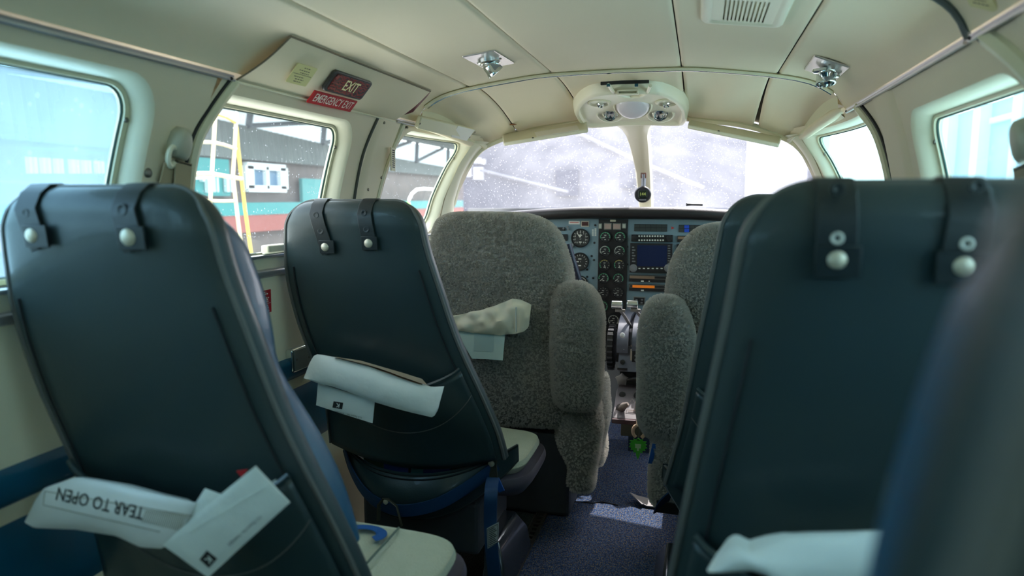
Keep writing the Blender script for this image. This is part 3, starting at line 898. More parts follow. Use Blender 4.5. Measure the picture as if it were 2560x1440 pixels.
def passenger_seat(side, tab, y0, ztop, label, straps, detail=True, pocket=True, inset=.045):
    """side -1 left / +1 right; tab: z -> |outboard x|, |inboard x|; y0 rear face depth at the top"""
    dz = ztop - .982
    yb = lambda z: y0 + .065 * max(0, min(1.2, (.93 - (z - dz)) / .48))       # reclined rear face
    RC = .062
    th = .056
    def lim(z):
        xo, xi = interp(tab, z - dz)
        k = 0
        if z > ztop - RC:
            q = min(1, (z - (ztop - RC)) / RC)
            k = RC * (1 - math.sqrt(max(0, 1 - q * q)))
        a, c = side * (xo - k), side * (xi + k)
        return min(a, c), max(a, c)
    root = empty('passenger_seat', (side * .42, y0 + .2, 0.008), label, 'seat', 'dark teal vinyl passenger seats')
    # --- back shell
    zs = [lerp(.40 + dz, ztop - RC, i / 18) for i in range(18)] + [ztop - RC + RC * math.sin(R(a)) for a in range(0, 90, 6)] + [ztop - .0004]
    N = 44
    rings = []
    for z in zs:
        x0, x1 = lim(z)
        q = max(0, (z - (ztop - .03)) / .03)
        hb = th / 2 * math.sqrt(max(.02, 1 - q * q * .96))
        cx, a = (x0 + x1) / 2, (x1 - x0) / 2
        rg = []
        for i in range(N):
            an = 2 * math.pi * i / N; c, s = math.cos(an), math.sin(an)
            xx = a * math.copysign(abs(c) ** .36, c); yy = hb * math.copysign(abs(s) ** .62, s)
            if s < 0: yy -= .006 * (1 - (xx / a) ** 2)
            rg.append((cx + xx, yb(z) + th / 2 + yy, z))
        rings.append(rg)
    b = B(); b.rings(rings)
    shell = b.build('back_shell', m_vinyl, root, smooth=60)
    rear = lambda x, z, d=0.0: Vector((x, yb(z) - .006 * (1 - min(1, abs((x - sum(lim(z)) / 2) / ((lim(z)[1] - lim(z)[0]) / 2))) ** 2) - d, z))
    # piping round the edge of the shell
    pl, pr = [], []
    for z in zs[:-1]:
        x0, x1 = lim(z); q = max(0, (z - (ztop - .03)) / .03)
        pl.append((x0 + .004, yb(z) + .012 + .014 * q, z)); pr.append((x1 - .004, yb(z) + .012 + .014 * q, z))
    b = B(); b.tube(pl + pr[::-1], .0042, 6); b.build('piping', m_edge, shell)
    if detail:
        for ed, sg in ((0, 1), (1, -1)):
            b = B(); b.tube([rear(lim(z)[ed] + sg * .030, z, -.0012) for z in zs[1:16]], .0018, 5)
            b.build('stitched_seam', m_stitch, shell)
    # --- blue front cushion with its headrest bulge
    rings = []
    zc0, zc1 = .46 + dz, ztop - .016
    for i in range(26):
        t = i / 25; z = lerp(zc0, zc1, t)
        x0, x1 = lim(min(z, ztop - RC)); x0 += inset; x1 -= inset
        if side < 0: x1 -= .012
        else: x0 += .008
        k = 0.0
        if t > .86:
            q = (t - .86) / .14; k = .038 * (1 - math.sqrt(max(0, 1 - q * q)))
        x0 += k; x1 -= k
        fr = .105 + .035 * math.sin(math.pi * max(0, min(1, (t - .55) / .45))) + .03 * math.sin(math.pi * max(0, min(1, t / .5)))
        if t > .86: fr *= 1 - .45 * ((t - .86) / .14) ** 2
        cx, a = (x0 + x1) / 2, (x1 - x0) / 2
        rg = []
        for j in range(N):
            an = 2 * math.pi * j / N; c, s = math.cos(an), math.sin(an)
            rg.append((cx + a * math.copysign(abs(c) ** .5, c), yb(z) + th * .8 + fr / 2 + fr / 2 * math.copysign(abs(s) ** .6, s), z))
        rings.append(rg)
    b = B(); b.rings(rings); b.build('back_cushion', m_bluel, root, smooth=70)
    # --- straps over the top with studs
    for (xt, xe, ze, w, studs) in straps:
        zt = ztop + .003
        path = []
        for i in range(9):
            z = lerp(ze, ztop - .028, i / 8); path.append(rear(lerp(xe, xt, i / 8), z, .0045))
        for a in (35, 70, 100, 130, 160):
            path.append(Vector((xt, yb(ztop) + th / 2 - (th / 2 + .004) * math.cos(R(a)), ztop - .026 + .030 * math.sin(R(a)))))
        path.append(Vector((xt, yb(ztop) + th + .004, ztop - .07)))
        b = B(); b.ribbon(path, (1, 0, 0), w, .0042)
        st = b.build('strap', m_strap, root, smooth=50, bevel=.0008)
        b = B(); b.ribbon([rear(xe - .0, ze + .001, .0085), rear(xe, ze + .03, .0085)], (1, 0, 0), w * 1.12, .0036); b.build('strap_tab', m_strap, st, bevel=.0008)
        for (zo, r, kind) in studs:
            f = (zo) / (ztop - .028 - ze)
            q = rear(lerp(xe, xt, f), ze + zo, .009 if zo < .035 else .006)
            b = B()
            if kind == 'dome':
                b.lathe(q + Vector((0, .004, 0)), (0, -1, 0), [(0, r), (.0045, r), (.007, r * .8), (.0088, r * .45), (.0092, .0005)], 18)
                b.build('stud', m_stud, st, smooth=80)
            elif kind == 'ring':
                b.lathe(q + Vector((0, .003, 0)), (0, -1, 0), [(0, r), (.004, r), (.005, r * .75), (.0035, r * .4), (.001, r * .3)], 16)
                b.build('snap_socket', M('white_snap', (210, 210, 200), .4), st, smooth=60)
            else:
                b.lathe(q + Vector((0, .002, 0)), (0, -1, 0), [(0, r), (.003, r), (.0035, r * .7), (.002, r * .35), (.0015, .0005)], 14)
                b.build('snap_dimple', m_strap, st, smooth=60)
    # --- map pocket on the rear face
    if pocket:
        zb = .405 + dz
        x0f = lambda z: lim(z)[0] + .018
        x1f = lambda z: lim(z)[1] - .018
        zm_in, zm_out, sag = .615 + dz, .598 + dz, .045
        def pk(u, v, d=0.0):
            ui = u if side < 0 else 1 - u                 # 1 = inboard
            zmouth = lerp(zm_out, zm_in, ui) - sag * math.sin(math.pi * u) ** .8
            z = lerp(zb - .038 * (1 - (2 * u - 1) ** 2) * (1 - v), zmouth, v)
            x = lerp(x0f(z), x1f(z), u)
            bul = .004 + .030 * (math.sin(math.pi * u) ** .7) * (v ** 1.6) + .006 * math.sin(math.pi * u)
            wr = .0035 * math.sin(13 * u + 6 * v) * math.sin(math.pi * u) * v
            return rear(x, z, bul + wr + d)
        b = B(); b.grid(lambda u, v: pk(u, v), 36, 14); b.build('pocket', m_pocket, root, smooth=70, solid=.004)
        b = B(); b.tube([pk(i / 30, 1.0) for i in range(31)], .0048, 6); b.build('pocket_hem', m_pocket, root)
        b = B(); b.tube([pk(i / 30, .72 - .30 * math.sin(math.pi * i / 30), .003) for i in range(31)], .0011, 5); b.build('pocket_seam', m_edge, root)
        root['_mouth'] = 1
    if not detail:
        if '_mouth' in root: del root['_mouth']
        pts = []
    # --- skirt below the back with its slot
    xo, xi = interp(tab, .42)
    sx0, sx1 = min(side * xo, side * xi), max(side * xo, side * xi)
    def sk(u, v, d=0.0):
        s = 2 * u - 1
        zt_ = .392 + dz - .045 * (1 - s * s) + (.02 * u if side < 0 else .02 * (1 - u))
        zbm = .235 + dz + .115 * abs(s) ** 2.2 + (.02 * u if side < 0 else .02 * (1 - u))
        z = lerp(zbm, zt_, v)
        y = yb(z) - .004 + .09 * abs(s) ** 2.6 - .028 * math.sin(math.pi * v) * (1 - s * s) - .02 * (1 - s * s)
        return Vector((lerp(sx0 - .005, sx1 + .012, u), y - d, z))
    b = B(); b.grid(lambda u, v: sk(u, v), 34, 12); skirt = b.build('skirt', m_pocket, root, smooth=70, solid=.006)
    b = B()
    for v in (.02, .90, .97):
        b = B(); b.tube([sk(i / 30, v, .004) for i in range(31)], .0022, 5); b.build('skirt_seam', m_strap, skirt)
    # --- seat cushion
    cy0, cy1 = y0 + .13, y0 + .445
    cin = .122 if side < 0 else .27
    x0, x1 = min(side * .60, side * cin), max(side * .60, side * cin)
    def cushion(z0, z1, inset, name, mat, rnd=.07, crown=0.0, front=0.0):
        rings = []
        for (z, k) in ((z0, .02), (z0 + .01, .004), (z0 + .02, 0), (z1 - .022, 0), (z1 - .010, .004), (z1 - .003, .012), (z1, .026)):
            rg = []
            for i in range(48):
                an = 2 * math.pi * i / 48; c, s = math.cos(an), math.sin(an)
                a = (x1 - x0) / 2 - inset - k; h = (cy1 - cy0) / 2 - inset - k
                xx = a * math.copysign(abs(c) ** .42, c); yy = h * math.copysign(abs(s) ** .42, s)
                rg.append(((x0 + x1) / 2 + xx, (cy0 + cy1) / 2 + yy, z + dz - .012 * (xx / a) ** 2 * (1 if k > .01 else 0)))
            rings.append(rg)
        bb = B(); bb.rings(rings)
        return bb.build(name, mat, root, smooth=70)
    cushion(.285, .335, 0, 'seat_pan', m_purple)
    cu = cushion(.325, .365, .016, 'seat_cushion', m_fab)
    if detail:
        # blue print woven into the cushion, beside a seam
        b = B()
        c0 = Vector(((x0 + x1) / 2 + .062, cy1 - .075, .3655 + dz))
        xsn = [c0 + Vector((math.cos(R(a)) * .045 - .02, math.sin(R(a)) * .032, 0)) for a in range(-40, 220, 10)]
        xin = [c0 + Vector((math.cos(R(a)) * .024 - .02, math.sin(R(a)) * .016, 0)) for a in range(220, -41, -10)]
        b.prism(xsn + xin[:-1], (0, 0, .0012))
        b.build('woven_motif', M('blue_wool', (22, 84, 150), .95, bump=(260, .5, .002)), cu, smooth=0)
        b = B(); b.tube([((x0 + x1) / 2 + .094, lerp(cy0, cy1 - .035, i / 8), .3655 + dz - .001) for i in range(9)], .0022, 5); b.build('cushion_seam', M('grey_green_seam', (96, 112, 104), .9), cu)
    # --- pedestal
    b = B(); b.box((side * .38, y0 + .24, .19), (.30, .26, .13)); b.build('seat_frame', m_sframe, root, smooth=0, bevel=.01)
    for sx_, inb in ((side * .22, 1), (side * .52, 0)):
        b = B()
        bx = sx_ + side * (-.02 if inb else 0)
        b.rings([[(bx - .032, y0 + .10, .012), (bx + .032, y0 + .10, .012), (bx + .032, y0 + .40, .012), (bx - .032, y0 + .40, .012)],
                 [(bx - .026, y0 + .13, .09), (bx + .026, y0 + .13, .09), (bx + .026, y0 + .37, .09), (bx - .026, y0 + .37, .09)],
                 [(sx_ - .02, y0 + .17, .14), (sx_ + .02, y0 + .17, .14), (sx_ + .02, y0 + .34, .14), (sx_ - .02, y0 + .34, .14)]])
        b.build('leg', m_base, root, smooth=30, bevel=.006)
    if '_mouth' in root: del root['_mouth']
    return dict(root=root, yb=yb, rear=rear, lim=lim, sk=sk, skirt=skirt, dz=dz)

sL3 = passenger_seat(-1, LT, .72, .984, 'dark teal passenger seat with wide strap studs, holding the TEAR TO OPEN bag',
    [(-.585, -.568, .906, .034, [(.017, .010, 'dome'), (.045, .006, 'dim')]), (-.432, -.420, .906, .036, [(.017, .0115, 'dome'), (.05, .008, 'dim')])])
sL2 = passenger_seat(-1, LT, 1.385, .964, 'dark teal passenger seat behind the sheepskin crew seat, long white bag in its pocket',
    [(-.560, -.537, .848, .032, [(.016, .010, 'dome'), (.05, .007, 'dim'), (.085, .007, 'dim')]), (-.444, -.434, .858, .033, [(.016, .0105, 'dome'), (.045, .007, 'dim'), (.08, .007, 'dim')])])
sR3 = passenger_seat(1, RT, .685, .984, 'dark teal passenger seat whose two straps show white snaps above the studs',
    [(.368, .370, .898, .034, [(.018, .0088, 'dome'), (.0365, .0058, 'ring'), (.08, .006, 'dim')]), (.472, .467, .895, .034, [(.018, .0088, 'dome'), (.0365, .0058, 'ring'), (.085, .006, 'dim')])])
sR2 = passenger_seat(1, RT, 1.315, .974, 'dark teal passenger seat mostly hidden, right behind the other sheepskin seat',
    [(.40, .40, .88, .033, [(.016, .0105, 'dome')])], detail=False)
R4T = [(z, xo, xi + .008) for z, xo, xi in RT]
sR4 = passenger_seat(1, R4T, .09, 1.018, 'dark teal passenger seat with blue cushion, rearmost in the row by the window',
    [(.52, .52, .90, .033, [(.016, .0105, 'dome')])], detail=False, pocket=False, inset=.022)

# --- sheepskin covered crew seats
m_fur = M('grey_sheepskin', (150, 147, 138), .95, bump=(170, .9, .008), sheen=.3)
m_fur2 = M('mauve_sheepskin', (170, 162, 164), .95, bump=(70, .9, .012), var=(38, .8, (116, 110, 114)), sheen=.3)
def hair_mat(name, a, c):
    m = bpy.data.materials.new(name); m.use_nodes = True
    nt = m.node_tree; bs = nt.nodes['Principled BSDF']
    bs.inputs['Roughness'].default_value = .75; bs.inputs['Specular IOR Level'].default_value = .25
    hi = nt.nodes.new('ShaderNodeHairInfo'); mx = nt.nodes.new('ShaderNodeMix'); mx.data_type = 'RGBA'
    mx.inputs['A'].default_value = rgb(a); mx.inputs['B'].default_value = rgb(c)
    nt.links.new(hi.outputs['Random'], mx.inputs['Factor']); nt.links.new(mx.outputs['Result'], bs.inputs['Base Color'])
    return m
m_hair = hair_mat('grey_wool_hair', (178, 173, 164), (232, 227, 218))
m_hair2 = hair_mat('mauve_wool_hair', (200, 190, 192), (230, 220, 220))
def fur(o, n, length, hm, seed=1):
    o.data.materials.append(hm)
    md = o.modifiers.new('wool', 'PARTICLE_SYSTEM')
    ps = md.particle_system; ps.seed = seed; st = ps.settings
    st.type = 'HAIR'; st.distribution = 'RAND'; st.use_emit_random = True; st.use_even_distribution = True; st.count = n; st.hair_length = length; st.hair_step = 3
    st.child_type = 'SIMPLE'; st.child_percent = 1; st.rendered_child_count = 12
    st.child_radius = .0034; st.child_roundness = .5; st.clump_factor = .62; st.clump_shape = .1
    st.roughness_1 = .004; st.roughness_1_size = .5; st.roughness_2 = .003; st.child_length = 1.0
    st.root_radius = .35; st.tip_radius = .12; st.radius_scale = .0015
    st.render_step = 2; st.display_step = 2
    st.material = len(o.data.materials)
def blob_loft(rows, name, mat, root, n=44, ex=.5, ey=.6, amp=.006, fq=9):
    """rows: (z, x0, x1, y0, y1) smooth padded shape with a lumpy surface"""
    rr = smooth_tab(rows, 6 * (len(rows) - 1)); rings = []
    for (z, x0, x1, y0, y1) in rr:
        cx, a, cy_, h = (x0 + x1) / 2, max(.002, (x1 - x0) / 2), (y0 + y1) / 2, max(.002, (y1 - y0) / 2)
        rg = []
        for i in range(n):
            an = 2 * math.pi * i / n; c, s = math.cos(an), math.sin(an)
            p = Vector((cx + a * math.copysign(abs(c) ** ex, c), cy_ + h * math.copysign(abs(s) ** ey, s), z))
            d = Vector((c / a, s / h, 0)).normalized()
            rg.append(p + d * amp * noise.noise(p * fq))
        rings.append(rg)
    b = B(); b.rings(rings)
    return b.build(name, mat, root, smooth=70)
def crew_seat(label, rows, arm, hang, lower, seed):
    root = empty('crew_seat', ((rows[0][1] + rows[0][2]) / 2, 2.1, .008), label, 'seat', 'sheepskin covered crew seats')
    o = blob_loft(rows, 'backrest', m_fur, root, n=64, ex=.42, amp=.010, fq=8); fur(o, 32000, .008, m_hair, seed)
    o = blob_loft(arm, 'armrest', m_fur, root, n=40, ex=.6, ey=.7, amp=.006, fq=10); fur(o, 9000, .0075, m_hair, seed + 1)
    for i, h in enumerate(hang):
        o = blob_loft(h, 'seat_cover_flap', m_fur, root, n=36, ex=.7, ey=.7, amp=.012, fq=11); fur(o, 3500, .007, m_hair, seed + 2 + i)
    for (c, d) in lower:
        b = B(); b.box(c, d); b.build('seat_base', m_sframe, root, smooth=0, bevel=.012)
    b = B()
    cx = (rows[0][1] + rows[0][2]) / 2
    b.box((cx, 2.21, .29), (.28, .36, .06)); b.build('seat_pan', m_sframe, root, smooth=0, bevel=.02)
    for dx in (-.12, .12):
        b = B(); b.box((cx + dx, 2.16, .14), (.03, .34, .26)); b.build('leg', m_sframe, root, smooth=0, bevel=.006)
    return root
crew_seat('grey sheepskin crew seat holding a crumpled white bag and a pale card',
    [(.285, -.50, -.17, 1.99, 2.10), (.30, -.545, -.10, 1.965, 2.12), (.36, -.555, -.09, 1.955, 2.12), (.50, -.56, -.09, 1.95, 2.12), (.65, -.558, -.10, 1.95, 2.12), (.76, -.552, -.115, 1.955, 2.115), (.84, -.542, -.138, 1.965, 2.11), (.88, -.532, -.165, 1.97, 2.105), (.906, -.512, -.205, 1.98, 2.10), (.920, -.47, -.26, 1.995, 2.085), (.922, -.42, -.32, 2.01, 2.07)],
    [(.362, -.105, -.052, 1.94, 1.99), (.372, -.128, -.026, 1.92, 2.01), (.42, -.148, -.008, 1.90, 2.03), (.56, -.152, -.004, 1.89, 2.04), (.66, -.150, -.010, 1.895, 2.035), (.71, -.135, -.034, 1.91, 2.02), (.730, -.112, -.062, 1.94, 1.99)],
    [[(.10, -.085, -.050, 1.98, 2.03), (.115, -.105, -.03, 1.96, 2.06), (.18, -.108, -.025, 1.95, 2.08), (.23, -.138, -.015, 1.95, 2.08), (.29, -.145, -.010, 1.96, 2.08), (.34, -.12, -.02, 1.97, 2.07), (.40, -.11, -.03, 1.98, 2.06)],
     [(.13, -.045, -.025, 2.12, 2.16), (.15, -.06, -.016, 2.10, 2.20), (.22, -.07, -.010, 2.09, 2.22), (.30, -.075, -.008, 2.08, 2.22), (.38, -.08, -.012, 2.08, 2.20), (.42, -.07, -.02, 2.10, 2.18)]],
    [((-.30, 2.12, .14), (.40, .26, .26))], 3)
crew_seat('grey sheepskin crew seat partly hidden by the dark seats, beside the lever pedestal',
    [(.25, .22, .52, 1.95, 2.06), (.27, .18, .56, 1.93, 2.08), (.36, .165, .57, 1.92, 2.09), (.50, .16, .575, 1.915, 2.09), (.65, .168, .575, 1.915, 2.09), (.76, .182, .57, 1.92, 2.085), (.82, .20, .56, 1.93, 2.08), (.865, .228, .54, 1.94, 2.075), (.890, .262, .51, 1.955, 2.06), (.902, .32, .46, 1.975, 2.04)],
    [(.322, .150, .20, 1.87, 1.92), (.332, .128, .222, 1.85, 1.95), (.38, .108, .240, 1.83, 1.97), (.52, .104, .246, 1.825, 1.975), (.62, .106, .240, 1.83, 1.97), (.685, .122, .218, 1.85, 1.95), (.706, .148, .192, 1.875, 1.925)],
    [[(.13, .170, .215, 1.86, 1.92), (.15, .150, .235, 1.84, 1.95), (.22, .142, .24, 1.83, 1.97), (.28, .148, .235, 1.84, 1.97), (.36, .15, .23, 1.85, 1.96)]],
    [((.42, 2.02, .15), (.36, .28, .28))], 23)

# ---------------------------------------------------------------- cabin fittings
# padded panel above the emergency exit
def exs(u, v, d=0.0):
    """u along Y, v from rail up to the roof, d proud of the panel"""
    y = lerp(lerp(1.198, 1.255, v), lerp(1.930, 1.990, v), u)
    x = lerp(-.6205, -.530, v); z = lerp(1.193, 1.2825, v)
    k = .006 * math.sin(math.pi * v)
    return Vector((x + (k + d) * .70 * 1, y, z - (k + d) * .72))
ep = B()
ep.grid(lambda u, v: exs(u, v), 24, 12)
for uu in (1,):
    ep.grid(lambda s, v: exs(uu, v) + Vector((-.020 * s, 0, .026 * s)) * math.sin(math.pi * v) ** .6, 3, 12)
panel = tag(ep.build('exit_lining', m_cream, smooth=60), 'padded cream lining over the emergency exit window', 'lining')
b = B(); b.tube([exs(i / 12, 1.0, .001) for i in range(13)], .0022, 6); b.build('panel_edge', M('taupe_seam', (120, 108, 90), .7), panel)
b = B(); b.tube([exs(i / 12, 0.0, .002) for i in range(13)], .0028, 6); b.build('panel_bead', m_panel, panel)
b = B(); b.tube([exs(0, i / 12, .001) for i in range(13)], .0018, 6); b.build('panel_edge', M('taupe_seam'), panel)
b = B(); b.prism([exs(1.0, v) + Vector((0, .002, 0)) for v in (.25, .6, .98)] + [exs(1.0, .98) + Vector((-.012, .006, -.012)), exs(1, .55) + Vector((-.014, .010, -.016))], (0, .004, 0)); b.build('panel_end', M('dark_red_vinyl', (96, 36, 36), .5), panel, smooth=0)
def plane_hit(px, py, A, C, D):
    n = (C - A).cross(D - A).normalized(); d = ray(px, py)
    return EYE + d * ((A - EYE).dot(n) / d.dot(n)), n
EA, EC, ED = exs(0, .5), exs(1, .5), exs(.5, .8)
def ex_hit(px, py): return plane_hit(px, py, EA, EC, ED)[0]
def frame4(hitf, tl, tr, br, bl):
    P = [hitf(*q) for q in (tl, tr, br, bl)]
    c = sum(P, Vector()) / 4
    X = ((P[1] + P[2]) - (P[0] + P[3])) / 2; Y = ((P[0] + P[1]) - (P[3] + P[2])) / 2
    w = X.length; X.normalize(); Y = Y - X * X.dot(Y); h = Y.length; Y.normalize()
    N = X.cross(Y)
    if N.dot(EYE - c) < 0: N = -N
    return c, X, Y, N, w, h
def slab(b, c, X, Y, N, w, h, t, r=0.0, n=5, up=0.0):
    """rounded rectangular plate standing proud along N"""
    pts = []
    r = max(r, .0001)
    for (sx_2, sy_2, a0) in ((1, 1, 0), (-1, 1, 90), (-1, -1, 180), (1, -1, 270)):
        for i in range(n + 1):
            a = R(a0 + 90 * i / n)
            pts.append(c + X * (sx_2 * (w / 2 - r) + r * math.cos(a)) + Y * (sy_2 * (h / 2 - r) + r * math.sin(a)) + N * up)
    b.prism(pts, N * t)

c, X, Y, N, w, h = frame4(ex_hit, (840, 171), (931, 203), (889, 243), (791, 217))
sg = empty('exit_sign', c, 'dark red lit EXIT sign in a black frame on the exit panel', 'sign')
b = B(); slab(b, c, X, Y, N, w, h, .009, .010, up=.002); b.build('sign_frame', M('black_sign_frame', (52, 52, 52), .35), sg, smooth=40, bevel=.002)
def exit_red():
    m = M('dark_red_lens', (112, 40, 40), .25, coat=.4)
    nt = m.node_tree; tc = nt.nodes.new('ShaderNodeTexCoord'); wv = nt.nodes.new('ShaderNodeTexWave'); wv.inputs['Scale'].default_value = 60; wv.inputs['Distortion'].default_value = 12
    rp = nt.nodes.new('ShaderNodeValToRGB'); rp.color_ramp.elements[0].color = rgb((84, 30, 32)); rp.color_ramp.elements[1].color = rgb((140, 56, 54))
    nt.links.new(tc.outputs['Object'], wv.inputs['Vector']); nt.links.new(wv.outputs['Fac'], rp.inputs[0]); nt.links.new(rp.outputs[0], nt.nodes['Principled BSDF'].inputs['Base Color'])
    return m
b = B(); slab(b, c, X, Y, N, w * .88, h * .80, .003, .006, up=.0095); b.build('sign_lens', exit_red(), sg, smooth=40)
b = B(); text_geo(b, 'EXIT', (c + N * .0130 + X * w * .03, X, Y), h * .70, bold=.0006, sx=.86); b.build('lettering', M('pale_yellow_letters', (240, 226, 170), .5), sg, smooth=0)
c, X, Y, N, w, h = frame4(ex_hit, (779, 221), (888, 249), (872, 276), (766, 252))
pl = empty('emergency_exit_placard', c, 'red EMERGENCY EXIT placard with white letters below the exit sign', 'placard')
b = B(); slab(b, c, X, Y, N, w, h, .003, .001, up=.004); b.build('plate', M('red_plastic', (176, 22, 34), .4), pl, smooth=0)
b = B(); text_geo(b, 'EMERGENCY EXIT', (c + N * .0078, X, Y), h * .92, sx=.72, bold=.0002); b.build('lettering', M('white_letters', (236, 226, 214), .5), pl, smooth=0)
def print_lines(b, c, X, Y, N, rows, th, lift):
    """small illegible print: rows of dashes (y, x0, x1)"""
    for (yy, x0, x1) in rows:
        x = x0
        while x < x1:
            L = min(random.uniform(.004, .010), x1 - x)
            b.poly([c + X * x + Y * (yy - th / 2) + N * lift, c + X * (x + L) + Y * (yy - th / 2) + N * lift, c + X * (x + L) + Y * (yy + th / 2) + N * lift, c + X * x + Y * (yy + th / 2) + N * lift])
            x += L + .0022
c, X, Y, N, w, h = frame4(ex_hit, (750, 155), (796, 170), (752, 210), (699, 197))
pl = empty('instruction_placard', c, 'small yellow instruction placard beside the exit sign', 'placard')
b = B(); slab(b, c, X, Y, N, w, h, .0016, .003, up=.005); b.build('plate', M('pale_yellow_plastic', (214, 208, 150), .45), pl, smooth=0)
b = B(); print_lines(b, c, X, Y, N, [(h * .36, -.008, .014), (h * .22, -.02, .018), (h * .10, -.012, .020), (-h * .12, -.024, .012), (-h * .24, -.016, .016), (-h * .36, -.016, .012)], .0022, .0068)
b.poly([c - X * w * .45 + N * .0068 + Y * h * .0, c + X * w * .45 + N * .0068, c + X * w * .45 + N * .0068 + Y * .0012, c - X * w * .45 + N * .0068 + Y * .0012])
b.build('print', M('grey_print', (110, 100, 84), .6), pl, smooth=0)['kind'] = 'stuff'

# chrome reading lamps on square plates
def reading_lamp(corners, label, aim):
    c, X, Y, N, w, h = frame4(roof_hit, *corners)
    N = Vector((0, 0, -1)); N = (N - X * X.dot(N)).normalized()
    o = empty('reading_lamp', c, label, 'lamp', 'chrome ceiling reading lamps')
    b = B(); slab(b, c, X, Y, N, w, h, .006, .004, up=-.002); b.build('plate', M('pinkish_chrome_plate', (214, 208, 206), .25, metal=.55), o, smooth=40, bevel=.002)
    b = B(); b.lathe(c + N * .004, N, [(0, .030), (.006, .030), (.009, .026), (.010, .018), (.016, .016)], 24); b.build('swivel_ring', m_chrome, o, smooth=40)
    aim = Vector(aim).normalized(); q = c + N * .014
    b = B(); b.lathe(q - aim * .014, aim, [(0, .008), (.004, .016), (.014, .020), (.030, .021), (.032, .0225), (.040, .0225), (.041, .019), (.034, .018), (.030, .001)], 24); b.build('lamp_head', m_chrome, o, smooth=45)
    b = B(); b.lathe(c + X * .0 - Y * .022 + N * .006, N, [(0, .012), (.010, .012), (.012, .009)], 18); b.build('switch_ring', m_chrome, o, smooth=40)
    for sx_2 in (-1, 1):
        b = B(); b.lathe(c + X * sx_2 * w * .36 + N * .004, N, [(0, .0034), (.001, .0034), (.0022, .001)], 8); b.build('screw', m_screw, o)
    return o
reading_lamp([(1160, 137), (1239, 125), (1282, 155), (1206, 172)], 'chrome reading lamp tilted sideways on the ceiling nearest the exit sign', (.55, .35, -.75))
reading_lamp([(2012, 170), (2036, 135), (2124, 168), (2088, 199)], 'chrome reading lamp pointing down on the ceiling near the loudspeaker grille', (.05, -.25, -.95))

# slotted loudspeaker grille in the ceiling
A_, B_ = roof_hit(1753, 48), roof_hit(1955, 60)
yg = (A_.y + B_.y) / 2
xg0, xg1 = A_.x, B_.x
sp = empty('ceiling_grille', ((xg0 + xg1) / 2, yg - .11, roofz((xg0 + xg1) / 2)), 'cream slotted loudspeaker grille on the ceiling', 'grille')
b = B()
zz = roofz((xg0 + xg1) / 2)
for (k, dz_) in ((0, .004), (.004, -.007), (.010, -.0105), (.020, -.0105)):
    pass
rg = []
for (k, dz_) in ((-.002, .004), (0, -.005), (.005, -.0095), (.016, -.0098), (.020, -.0075), (.024, -.0075)):
    ring_ = []
    for (sx_2, sy_2, a0) in ((1, 1, 0), (-1, 1, 90), (-1, -1, 180), (1, -1, 270)):
        r = max(.018 - k * .5, .004)
        for i in range(6):
            a = R(a0 + 18 * i)
            hw, hh = (xg1 - xg0) / 2 - k, .115 - k
            xx = (xg0 + xg1) / 2 + sx_2 * (hw - r) + r * math.cos(a)
            ring_.append((xx, yg - .115 + sy_2 * (hh - r) + r * math.sin(a), roofz(xx) + dz_))
    rg.append(ring_)
b.rings(rg, cap=False)
b.build('grille_body', m_panel, sp, smooth=45)
# face plate in strips, so that the slots are real openings over the headliner
gx = [lerp(roof_hit(1810, 30).x, roof_hit(1912, 30).x, i / 10) for i in range(11)]
gy0, gy1 = yg - .208, yg - .022
def face_bar(x0, x1, y0, y1, name):
    xm = (x0 + x1) / 2
    b = B(); b.prism([(x, y, roofz(x) - .0075) for x, y in ((x0, y0), (x1, y0), (x1, y1), (x0, y1))], (0, 0, .0022)); b.build(name, m_panel, sp, smooth=0)
face_bar(xg0 + .020, gx[0] - .0016, gy0, gy1, 'face_plate')
face_bar(gx[10] + .0016, xg1 - .020, gy0, gy1, 'face_plate')
face_bar(gx[0] - .0016, gx[10] + .0016, gy0, yg - .180, 'face_plate')
face_bar(gx[0] - .0016, gx[10] + .0016, yg - .030, gy1, 'face_plate')
for i in range(10): face_bar(gx[i] + .0016, gx[i + 1] - .0016, yg - .180, yg - .030, 'slat')

# yellow placard on the ceiling edge by the right wall
c, X, Y, N, w, h = frame4(roof_hit, (2405, -30), (2515, -20), (2470, 28), (2432, 8))
pl = empty('ceiling_placard', c, 'pale yellow placard stuck to the ceiling beside the dark moulding', 'placard')
b = B(); slab(b, c, X, Y, N, w, h, .0016, .002, up=.001); b.build('plate', M('pale_yellow_plastic'), pl, smooth=0)
b = B(); print_lines(b, c, X, Y, N, [(h * .2, -w * .3, w * .3), (0, -w * .35, w * .2), (-h * .2, -w * .3, w * .25)], .002, .003); b.build('print', M('grey_print'), pl, smooth=0)['kind'] = 'stuff'

# overhead console
co = empty('overhead_console', (0, 2.5, 1.30), 'cream overhead console with chrome air nozzles and a round dome lens', 'console')
plan = [(-.178, 2.715), (-.196, 2.64), (-.196, 2.50), (-.150, 2.37), (-.085, 2.275), (.105, 2.275), (.165, 2.37), (.200, 2.50), (.200, 2.64), (.182, 2.715)]
for _ in range(2):                          # round the corners
    plan = [q for a, c_ in zip(plan, plan[1:] + plan[:1]) for q in ((lerp(a[0], c_[0], .2), lerp(a[1], c_[1], .2)), (lerp(a[0], c_[0], .8), lerp(a[1], c_[1], .8)))]
cxy = (0, 2.52)
def cons(k, dz_):
    out = []
    for (x, y) in plan:
        xx, yy = lerp(x, cxy[0], k), lerp(y, cxy[1], k)
        out.append(Vector((xx, yy, ckz(xx, min(yy, 2.70)) + dz_)))
    return out
b = B(); b.rings([cons(-.02, .012), cons(0, -.012), cons(.015, -.028), cons(.05, -.036), cons(.10, -.036), cons(.12, -.026), cons(.16, -.024), cons(.5, -.026), cons(.98, -.028)], cap0=False)
